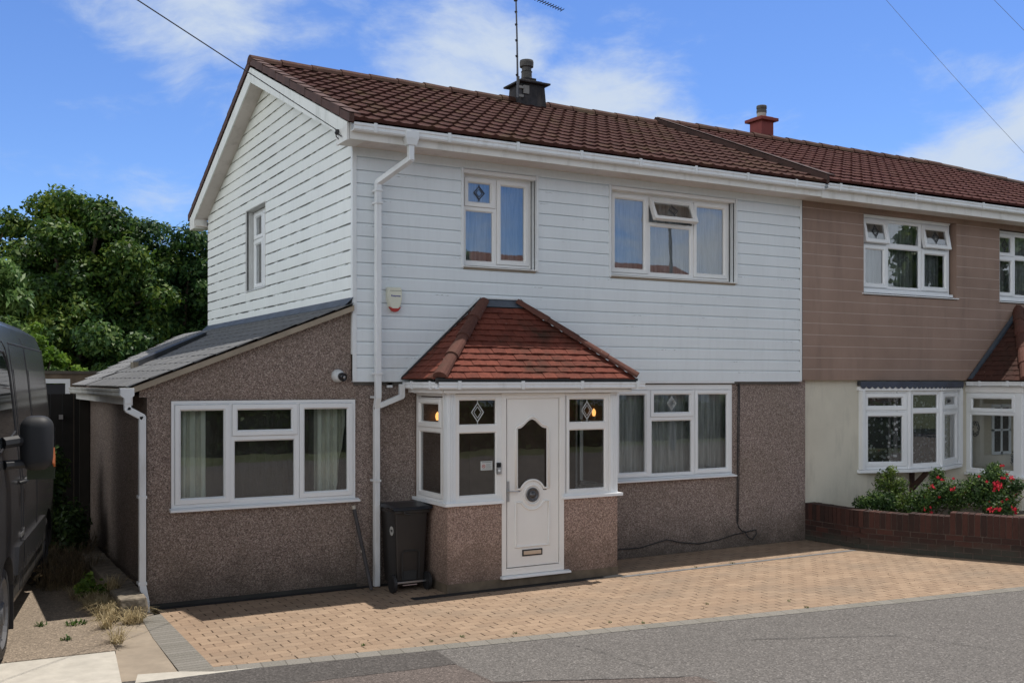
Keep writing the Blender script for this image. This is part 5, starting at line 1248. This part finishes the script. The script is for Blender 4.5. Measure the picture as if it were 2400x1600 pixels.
def cyl(s, r, n0, n1, seg=36):
    m_ = M(); m_.add([(s+r*math.cos(2*math.pi*k/seg), n, .385+r*math.sin(2*math.pi*k/seg)) for n in (n0,n1) for k in range(seg)], [(k,(k+1)%seg,seg+(k+1)%seg,seg+k) for k in range(seg)] + [tuple(range(seg)), tuple(range(2*seg-1,seg-1,-1))]); return m_.xf(VT)
cuts = []
for s in (FWS, RWS):
    for a, b in ((-.34,.3),(-2.3,-1.66)):
        c = cyl(s, .47, a, b).build('cut', BLACK); md = vbo.modifiers.new('b','BOOLEAN'); md.operation = 'DIFFERENCE'; md.object = c; md.solver = 'EXACT'; cuts.append(c)
dg = bpy.context.evaluated_depsgraph_get(); me = bpy.data.meshes.new_from_object(vbo.evaluated_get(dg)); vbo.modifiers.clear(); vbo.data = me
for p in me.polygons: p.use_smooth = True
try: me.set_sharp_from_angle(angle=R(28))
except Exception: pass
for c in cuts: bpy.data.objects.remove(c)
for s in (FWS, RWS):
    for a, sgn in ((-.30, 1), (-1.70, -1)):
        w = M(); seg = 32
        prof = [(.30,.0),(.36,.0),(.385,.03),(.39,.10),(.39,.16),(.375,.21),(.30,.22)]
        vs = []; off_ = .005
        for r_, h in prof:
            for k in range(seg):
                an = 2*math.pi*k/seg; nn_ = (-.03-h) if sgn > 0 else (-2*HW+.03+h); vs.append((s+r_*math.cos(an), nn_, .39+r_*math.sin(an)))
        w.add(vs, [(i*seg+k, i*seg+(k+1)%seg, (i+1)*seg+(k+1)%seg, (i+1)*seg+k) for i in range(len(prof)-1) for k in range(seg)])
        wo = w.xf(VT).build('wheel', BLACK, VN, smooth=True)
        rm = M(); vs = []
        P = [(.30,.005),(.285,.0),(.265,.03),(.20,.045),(.19,.02),(.10,.015),(.09,-.005),(.0,-.008)]
        for r_, h in P:
            for k in range(seg):
                an = 2*math.pi*k/seg; nn_ = (-.03-h) if sgn > 0 else (-2*HW+.03+h); vs.append((s+r_*math.cos(an), nn_, .39+r_*math.sin(an)))
        rm.add(vs, [(i*seg+k, i*seg+(k+1)%seg, (i+1)*seg+(k+1)%seg, (i+1)*seg+k) for i in range(len(P)-1) for k in range(seg)])
        rm.xf(VT).build('rim', plain("rim_steel", (.12,.12,.125), .55, metal=.3, var=.15), wo, smooth=False)
def side_n(z):
    for (n0,z0),(n1,z1) in zip(sect, sect[1:]):
        if z0 <= z <= z1: return n0 + (n1-n0)*(z-z0)/(z1-z0)
    return 0
def side_panel(poly, out, th, name, m, parent=VN):
    """panel following the tumblehome of the side: poly in (s,z)"""
    mb = M(); n = len(poly); vs = [(s, side_n(z)+out, z) for s, z in poly] + [(s, side_n(z)+out-th, z) for s, z in poly]
    mb.add(vs, [tuple(range(n)), tuple(range(2*n-1,n-1,-1))] + [(i,(i+1)%n,(i+1)%n+n,i+n) for i in range(n)])
    return mb.xf(VT).build(name, m, parent)
def strip(pts, wd, name, m, out=.003, parent=VN):
    mb = M()
    P = []
    for (a, b) in zip(pts, pts[1:]):
        k = max(1, int(math.dist(a,b)/.12)); P += [(a[0]+(b[0]-a[0])*i/k, a[1]+(b[1]-a[1])*i/k) for i in range(k)]
    P.append(pts[-1])
    mb.tube([(s, side_n(z)+out-wd*.5, z) for s, z in P], wd, 6); return mb.xf(VT).build(name, m, parent)
dr = side_panel([(-.62,1.75),(.36,1.88),(.36,2.1),(.33,2.35),(.28,2.47),(.15,2.53),(-.35,2.53),(-.5,2.4)], .004, .01, 'door_window', VGL)
strip([(-.66,1.73),(.39,1.86),(.40,2.1),(.37,2.38),(.30,2.51),(.16,2.57),(-.38,2.57)], .012, 'window_seal', BLACK, .006)
strip([(.45,.42),(.48,1.2),(.48,2.1),(.44,2.46),(.36,2.60),(.20,2.66),(-.4,2.66)], .008, 'door_gap', BLACK)
strip([(1.78,.42),(1.78,2.75)], .008, 'door_gap', BLACK); strip([(.62,2.66),(3.6,2.66)], .010, 'roof_channel', BLACK); strip([(2.0,1.50),(3.6,1.50)], .010, 'slide_rail', BLACK)
strip([(.62,.42),(.62,2.66)], .006, 'door_gap', BLACK)
side_panel([(.72,1.70),(1.66,1.70),(1.66,2.42),(.72,2.42)], .006, .01, 'panel_pressing', VP)
side_panel([(1.90,1.70),(3.45,1.70),(3.45,2.42),(1.90,2.42)], .006, .01, 'panel_pressing', VP)
side_panel([(.05,.62),(.44,.62),(.44,.86),(.10,.86)], .03, .03, 'side_moulding', VP); side_panel([(.50,.60),(2.40,.60),(2.38,.86),(.50,.86)], .03, .03, 'side_moulding', VP)
hnd = M()
for s in (.30, .66): hnd.tube([(s,.01,1.40),(s+.02,.05,1.41),(s+.16,.05,1.41),(s+.18,.01,1.40)], .018, 8)
hnd.xf(VT).build('door_handle', VPL, VN)
text('van_badge', 'Movano', .085, VT @ Matrix.Translation((.50,.012,.93)) @ Matrix.Rotation(math.pi,4,'Z') @ Matrix.Rotation(R(90),4,'X'), STEEL, VN, bold=True)
mr_ = M().box(-.42,-.17,.08,.34,1.56,2.02); mr_.xf(VT).build('mirror', VPL, VN, bevel=.10, smooth=True)
M().tube([(-.46,-.02,1.62),(-.33,.14,1.62)], .04, 8).xf(VT).build('mirror_arm', VPL, VN); M().tube([(-.46,-.03,1.80),(-.32,.14,1.82)], .05, 8).xf(VT).build('mirror_arm', VPL, VN)
M().prism([(-.175,.12,1.47),(-.175,.34,1.47),(-.175,.34,1.92),(-.175,.12,1.92)], (.012,0,0)).xf(VT).build('mirror_glass', VGL, VN)
M().prism([(-.34,.335,1.62),(-.25,.335,1.58),(-.23,.335,1.67),(-.31,.335,1.75)], (0,.014,0)).xf(VT).build('indicator', plain("amber_lens", (.70,.20,.06), .2, var=.2), VN)
M().box(.02,.05,-.26,-.01,.16,.56).xf(VT).build('mudflap', BLACK, VN)
side_panel([(-1.0,1.42),(-.70,1.50),(-.70,1.62),(-.78,1.66)], .002, .01, 'quarter_window', VGL)
M().add([(-1.10,-.12,1.42),(-1.10,-1.88,1.42),(-.60,-1.78,2.20),(-.60,-.22,2.20)], [(0,1,2,3)]).xf(Matrix.Translation((0,0,0))).xf(VT).build('windscreen', VGL, VN)

# ================================================================== AERIAL, WIRES
AE = thing('tv_aerial', 'thin rooftop television aerial mast strapped to the sooty chimney', 'aerial', (3.97,3.22,6.9))
M().tube([(3.985,3.18,6.86),(3.975,3.17,7.3),(3.96,3.16,7.8),(3.935,3.15,8.44)], [.020,.016,.014,.012], 8).build('mast', plain("aerial_steel", (.09,.09,.10), .5, metal=.4), AE)
ab = M(); A0 = Vector((3.93,3.15,8.41)); A1 = Vector((4.00,3.15,8.42)); A2 = Vector((4.16,3.13,8.50)); A3 = Vector((4.74,3.05,8.35))
ab.tube([A0, A1, A2], .008, 6).tube([A2 - (A3-A2)*.5, A3], .006, 6); ab.lathe((3.93,3.15,8.38), [(.03,0),(.03,.06)], 10).build('boom', BLACK, AE)
el = M()
for k in range(14):
    p = A2 + (A3-A2)*(k/13 if k < 14 else 1) - (A3-A2)*.0; el.tube([p + Vector((0,-.06,0)), p + Vector((0,.06,0))], .007, 5)
el.build('elements', BLACK, AE)
lg = M(); lg.tube([(3.99,3.19,6.9),(4.0,3.17,7.2)], .014, 6); lg.box(4.0,4.09,3.17,3.20,7.02,7.06).box(4.0,4.09,3.17,3.20,6.88,6.92); lg.box(4.10,4.20,3.18,3.20,6.95,7.08); lg.build('lashing_bracket', plain("bracket_galv", (.22,.21,.20), .7, var=.3), AE)
cbk = M()
for z in (7.2,7.5,7.75,8.0,8.2): cbk.tube([(3.975-.02*(z-7),3.165,z),(3.96-.02*(z-7),3.16,z+.03)], .022, 6)
cbk.build('cable_tape', BLACK, AE)
WIREG = plain('weathered_wire', (.22,.24,.27), .8)
def wire(label, a, b, sag, r, name='overhead_wire'):
    a = Vector(a); b = Vector(b); n = 24
    return tag(M().tube([a + (b-a)*(i/n) - Vector((0,0,sag*4*(i/n)*(1-i/n))) for i in range(n+1)], r, 5).build(name, BLACK if r > .005 else WIREG, None), label, 'wire', 'overhead wires')
wire('telephone wire running from the white gable corner up to the top left', (-.245,-.14,5.13), (-7.5,-7.1,5.72), .0, .0055)
bk_ = tag(M().lathe((-.232,-.13,5.10), [(.022,-.02),(.03,0),(.022,.02),(.022,.035)], 10).tube([(-.215,-.13,5.03),(-.245,-.13,5.06),(-.245,-.13,5.14)], .007, 6).tube([(-.245,-.14,5.13),(-.235,-.2,5.07),(-.232,-.26,5.03),(-.232,-.16,5.08)], .005, 5).build('wire_bracket', BLACK, None), 'small dark hook bracket on the white eaves corner holding the telephone wire', 'bracket')
def rayp(u, v, k):
    s = (u-1200)/2400; t = (892-v)/2400; fx, fy = math.cos(YAW), math.sin(YAW)
    return (CAM[0]+k*(fx+s*fy), CAM[1]+k*(fy-s*fx), CAM[2]+k*t)
wire('thin faint wire sloping down the right of the sky past the cloud', rayp(2055,-25,15.5), rayp(2425,385,16.5), .03, .0030)
wire('short piece of wire crossing the extreme top right corner of the sky', rayp(2318,-12,15), rayp(2420,92,15.6), .0, .0030)

# ================================================================== LEFT SIDE: BLOCK, GATE, GARAGE, WEEDS
lb = M(); lb.box(-2.55,-2.29,-.36,.32,.0,.21).box(-2.54,-2.28,.34,1.30,.0,.215).box(-2.53,-2.27,1.32,3.6,.0,.20)
lbo = tag(lb.build('low_wall', KERBM, None, bevel=.018), 'low crumbling concrete-capped wall along the foot of the extension', 'wall')
md = lbo.modifiers.new('sub','SUBSURF'); md.subdivision_type = 'SIMPLE'; md.levels = 3; md.render_levels = 4
tx = bpy.data.textures.new('rough','CLOUDS'); tx.noise_scale = .12; md = lbo.modifiers.new('d','DISPLACE'); md.texture = tx; md.strength = .035; md.texture_coords = 'GLOBAL'
gt = thing('wooden_gate', 'dark stained boarded side gate between the van and the extension', 'gate', (-3.1,4.5,0))
GTM = plain("dark_gate_wood", (.010,.008,.007), .8, var=.35, scale=8)
gm = M(); x = -4.2
while x < -2.42: gm.box(x,x+.142,4.40+random.uniform(-.004,.004),4.43,.06,2.17+random.uniform(-.006,.006)); x += .148
gm.build('boards', GTM, gt); M().box(-2.36,-2.23,4.34,4.46,0,2.14).build('post', plain("gate_post", (.022,.018,.014), .8, var=.3), gt); M().box(-4.2,-2.6,4.43,4.47,.4,.5).box(-4.2,-2.6,4.43,4.47,1.75,1.85).build('rail', GTM, gt)
M().box(-2.62,-2.57,4.36,4.40,1.82,1.88).build('latch', STEEL, gt)
ga = thing('garage', 'rendered flat-topped outbuilding with a white framed opening behind the dark gate', 'garage', (-3.3,8,0))
GAR = plain("garage_render", (.16,.12,.085), .95, var=.35, scale=4, bump=.4, bscale=20, dirt=(.06,.05,.04))
wall('wall', FRONT, -6.5, -.9, 0, 2.46, GAR, ga, [(-3.6,-2.19,.1,2.38)], w=7.0, reveal=.12)
M().quad((-.9,7.0,0),(-.9,11,0),(-.9,11,2.46),(-.9,7.0,2.46)).build('side_wall', GAR, ga)
M().box(-6.6,-.85,6.97,11,2.46,2.51).build('roof', plain("garage_felt", (.10,.085,.07), .9, var=.3), ga)
gf = M(); rings(gf, (-3.6,-2.19,.1,2.38), [(0,7.05),(0,7.0),(.07,7.0),(.07,7.06)]); gf.build('window_frame', UPVC, ga); M().quad((-3.55,7.03,.1),(-2.24,7.03,.1),(-2.24,7.03,2.3),(-3.55,7.03,2.3)).build('dark_door', plain("garage_dark", (.02,.021,.025), .5), ga)

def grass(name, spots, n, h, cols, label=None, w=.0032, kind='stuff'):
    """thin blades"""
    mb = M()
    for (x, y, z, r, dens) in spots:
        for i in range(int(n*dens)):
            a = random.random()*6.283; q = r*math.sqrt(random.random()); px, py = x+q*math.cos(a), y+q*math.sin(a)
            hh = h*random.uniform(.3,1.2); b = random.random()*6.283; lean = random.uniform(.2,1.9)*hh
            dx, dy = math.cos(b), math.sin(b); ww = w*random.uniform(.5,1.2)
            P0 = (px-dy*ww, py+dx*ww, z); P1 = (px+dy*ww, py-dx*ww, z); mid = (px+dx*lean*.45, py+dy*lean*.45, z+hh*.72); tip = (px+dx*lean, py+dy*lean, z+hh*(1-.35*lean/hh))
            mb.add([P0, P1, (mid[0]+dy*ww*.7, mid[1]-dx*ww*.7, mid[2]), (mid[0]-dy*ww*.7, mid[1]+dx*ww*.7, mid[2]), tip], [(0,1,2,3),(3,2,4)])
    o = mb.build(name, cols, None, recalc=False); o['kind'] = kind
    return o
STRAW = mk_leafmat("straw", (.20,.15,.08), (.42,.34,.19), (.62,.52,.32), 6, .25)
GREEN = mk_leafmat("weed_green", (.02,.045,.012), (.05,.10,.02), (.12,.20,.03), 5, .3)
grass('dry_grass', [(-2.66,.35,.03,.13,1.0),(-2.64,-.10,.03,.09,.8),(-2.66,-.35,.02,.09,.45),(-2.66,.8,.03,.22,.9),(-2.72,-.75,.02,.05,.3),(-2.72,-1.35,.02,.05,.25),(-2.45,-.50,.0,.10,.5),(-2.52,.25,.2,.06,.35),(-2.66,.15,.03,.10,.9)], 480, .17, STRAW)
grass('dry_grass', [(-2.8,2.0,.04,.35,1.0),(-2.75,2.9,.04,.4,1.1),(-2.6,3.6,.04,.4,1.0),(-2.9,1.5,.04,.25,.4)], 800, .36, mk_leafmat('straw_shaded', (.07,.05,.03), (.15,.11,.06), (.26,.20,.11), 6, .2))  # straw copy darkened: the passage shade is put into its colour
grass('weed_patch', [(-2.95,-.45,.035,.10,1),(-3.10,-1.05,.035,.05,.4),(-3.25,-.35,.035,.05,.4),(-2.62,.05,.035,.06,.4)], 60, .05, GREEN, w=.008)
shrub('bright green weed with broad leaves in the dry grass by the low wall', (-2.72,.55,.04), [(-2.72,.55,.22,.10,.09,.14),(-2.60,.45,.16,.09,.08,.07),(-2.80,.62,.16,.06,.06,.08)], 260, .032, LEAFY, cat='weed', name='weed')
shrub('tall dark bushy weed in the shaded passage in front of the gate', (-2.85,3.4,.04), [(-2.85,3.3,.6,.28,.25,.45),(-2.75,3.4,1.15,.18,.18,.35),(-3.1,3.6,.8,.18,.18,.5),(-2.6,3.0,.5,.22,.2,.35)], 4200, .035, LEAFB, cat='weed', name='weed')
shrub('thin tall weed with yellow tips beside the dark gate', (-3.25,3.8,.04), [(-3.25,3.8,.5,.10,.10,.45),(-3.2,3.8,1.2,.07,.07,.25),(-3.3,3.7,1.45,.05,.05,.15)], 500, .03, mk_leafmat("yellowing_leaf", (.03,.05,.01), (.08,.12,.02), (.30,.30,.04), 4), cat='weed', name='weed')
# small debris and sprigs on the paving
db = M()
for i in range(110):
    x = random.uniform(-2.0, 7.2); y = random.uniform(INN(x)+.05, -1.1); r_ = random.uniform(.005,.016); a = random.random()*6.28
    db.add([(x,y,.003),(x+r_*math.cos(a),y+r_*math.sin(a),.010),(x+r_*math.cos(a+1.4),y+r_*math.sin(a+1.4),.004),(x+r_*1.2*math.cos(a+.7),y+r_*1.2*math.sin(a+.7),.012)], [(0,1,3),(0,3,2)])
struct(db.build('leaf_litter', plain("litter", (.09,.06,.035), .9, var=.4, scale=30), None), 'stuff')
sp = [(random.uniform(-1.8,4), 0, .001, .02, 1) for i in range(9)]
sp = [(x, INN(x)+random.uniform(.0,.6), z, r_, d) for x, _, z, r_, d in sp] + [(3.0+random.random()*3, -.93, .002, .02, 1) for i in range(3)]
grass('joint_weeds', sp, 12, .025, GREEN, w=.004)

# ================================================================== TREES
LEAFT = mk_leafmat("tree_leaf", (.018,.045,.014), (.060,.130,.022), (.21,.27,.04), .55, .30)
LEAFT2 = mk_leafmat("tree_leaf_blue", (.016,.045,.018), (.052,.120,.034), (.16,.24,.05), .55, .30)
LEAFF = mk_leafmat("feather_leaf", (.04,.09,.025), (.10,.19,.045), (.20,.30,.08), .8, .35)
def tree(name, label, x, y, h, crown, n, size, m, seed, clumps=70, r=.75, group='trees behind the houses', base=.35, shape='leaf', trunk=.22):
    """crown: list of big ellipsoids (x,y,z,rx,ry,rz) that the leaf clumps are scattered over"""
    random.seed(seed); t = thing(name, label, 'tree', (x,y,0), group)
    blobs = []
    w = [c[3]*c[5] for c in crown]
    for i in range(clumps):
        c = random.choices(crown, w)[0]; d = Vector((random.gauss(0,1), random.gauss(0,1), random.gauss(0,1))).normalized()
        q = random.uniform(.55, 1.0)**.6; rr_ = r*random.uniform(.55,1.25)
        blobs.append((c[0]+d.x*c[3]*q, c[1]+d.y*c[4]*q, c[2]+d.z*c[5]*q, rr_, rr_, rr_*random.uniform(.55,.85)))
    tm_ = M(); top = (x+random.uniform(-.3,.3), y, h*.62)
    tm_.tube([(x,y,-.05),(x+.05,y,h*.22),top], [trunk,trunk*.75,trunk*.35], 9)
    for b in random.sample(blobs, min(22, len(blobs))):
        k = random.uniform(.25,.9); p0 = Vector((x,y,0)).lerp(Vector(top), k); mid = p0.lerp(Vector(b[:3]), .55) + Vector((0,0,.25))
        tm_.tube([p0, mid, b[:3]], [trunk*.4,trunk*.22,.02], 6)
    tm_.build('trunk', BARK, t, smooth=True)
    leaves(n, blobfun(blobs, .55), size, 'crown', m, t, up=.6, shape=shape)
    return t
tree('tree', 'tall dense green tree behind the extension, highest of the group', -1.0, 17.0, 7.6, [(-.9,17,5.2,1.6,1.8,2.0),(-.1,17.3,4.6,1.7,1.8,2.3),(-1.2,17,3.4,1.7,1.8,2.2)], 80000, .066, LEAFT, 3, clumps=150, r=.55)
tree('tree', 'dense green tree close against the back corner of the white gable', 1.7, 17.5, 6.8, [(1.3,17.5,4.8,1.5,1.7,1.9),(2.5,17.8,4.5,1.5,1.7,1.9),(1.0,17.4,2.8,1.8,1.7,1.9),(3.4,18,4.0,1.5,1.5,1.8),(.8,17.3,5.4,.8,1.0,.9)], 95000, .066, LEAFT2, 4, clumps=150, r=.55)
tree('tree', 'lower dark green tree at the left edge of the tree group', -4.0, 18.5, 7.0, [(-3.2,18.5,4.9,1.7,1.8,1.9),(-5.0,19,4.6,2.0,1.8,2.3),(-2.8,18.2,2.8,1.9,1.8,2.2)], 60000, .070, LEAFT, 5, clumps=120, r=.6)
tree('tree', 'bushy dark tree low behind the outbuilding and slate roof', .2, 14.8, 4.2, [(-1.4,14.8,2.3,1.6,1.0,1.4),(.6,15,2.2,1.6,1.0,1.2),(-3.2,15,2.2,1.6,1.0,1.3)], 44000, .065, LEAFT2, 6, clumps=90, r=.50, trunk=.14)
tree('ash_tree', 'lighter feathery-leaved tree above the roof of the van', -3.65, 8.6, 5.3, [(-3.55,8.6,4.3,.55,.8,1.25),(-3.25,8.6,3.3,.55,.7,.7),(-4.5,8.8,4.0,.9,.8,1.5)], 12000, .10, LEAFF, 8, clumps=46, r=.34, shape='thin', trunk=.10)
tree('young_tree', 'bright yellow-green young tree rising over the outbuilding wall', -2.2, 11.6, 3.3, [(-2.35,11.6,2.9,.42,.35,.35),(-2.05,11.6,2.5,.62,.4,.35),(-2.4,11.6,3.3,.18,.18,.28)], 4200, .055, mk_leafmat("bright_leaf", (.05,.11,.015), (.12,.23,.025), (.24,.36,.04), 1.5, .4), 9, clumps=30, r=.20, trunk=.05)

# ================================================================== ACROSS THE ROAD (seen only as reflections in the glass)
OB = plain("opposite_brick", (.22,.13,.10), .9, var=.25, scale=3); OR_ = plain("opposite_roof", (.16,.07,.055), .9, var=.2, scale=4)
for k, (ox, lab) in enumerate(((-9,'brick house across the road, left of the pair opposite'),(14,'brick house across the road, facing the white house'),(62,'brick house across the road, far along the street'))):
    oh = thing('opposite_house', lab, 'house', (ox+7,-30,0), 'houses across the road')
    M().box(ox,ox+15,-34,-27,-.05,6.2).build('wall', OB, oh)
    M().prism([(ox-.3,-26.5,6.1),(ox-.3,-34.5,6.1),(ox-.3,-30.5,8.25)], (15.6,0,0)).build('roof', OR_, oh)
    for j in range(6):
        for zz in (1.0, 3.6): M().box(ox+.9+j*2.4,ox+2.3+j*2.4,-27.0,-26.96,zz,zz+1.15).build('window', UPVC, oh)
HM = mk_leafmat("hedge_leaf", (.02,.045,.012), (.05,.10,.02), (.12,.20,.04), 1.5)
hd = thing('hedge', 'long clipped green hedge across the road', 'hedge', (10,-22,0))
M().box(-6,34,-22.5,-21.9,-.05,1.45).build('inner_branches', plain("hedge_core", (.02,.03,.012), .9), hd)
def hf(n):
    P = rng.random((n,3))*np.array([40.4,.9,1.62]) + np.array([-6.2,-22.7,0]); P[:,1] = np.where(rng.random(n) < .7, -21.8+rng.normal(size=n)*.06, P[:,1]); return P, np.tile(np.array([0,1.0,.3]), (n,1))
leaves(9000, hf, .09, 'foliage', HM, hd)
tree('tree', 'big dark tree across the road, mirrored in the windows of the brown clad house', 39, -19, 12, [(38.6,-19,8.5,3.6,4,3.4),(42,-19,7,4,4,3.5),(36.0,-19,4.4,2.6,2.5,1.0)], 16000, .22, LEAFT, 11, clumps=60, r=1.2, group='trees across the road', trunk=.4)
tree('tree', 'slim young tree across the road, mirrored in the left upper window', 7.55, -11.9, 6.0, [(7.55,-11.9,4.7,.10,.15,1.0)], 700, .06, LEAFT, 12, clumps=12, r=.20, group='trees across the road', trunk=.06)
lp_ = thing('street_lamp', 'grey street lamp column across the road', 'street lamp', (17.8,-16.5,0))
M().tube([(17.8,-16.5,-.05),(17.8,-16.5,8.2)], [.10,.06], 10).tube([(17.8,-16.5,8.1),(17.8,-15.4,8.4)], .04, 8).build('column', plain("lamp_grey", (.25,.26,.26), .5), lp_)
M().box(17.7,17.9,-15.5,-14.9,8.36,8.46).build('lantern', plain("lamp_head", (.4,.4,.4), .4), lp_)
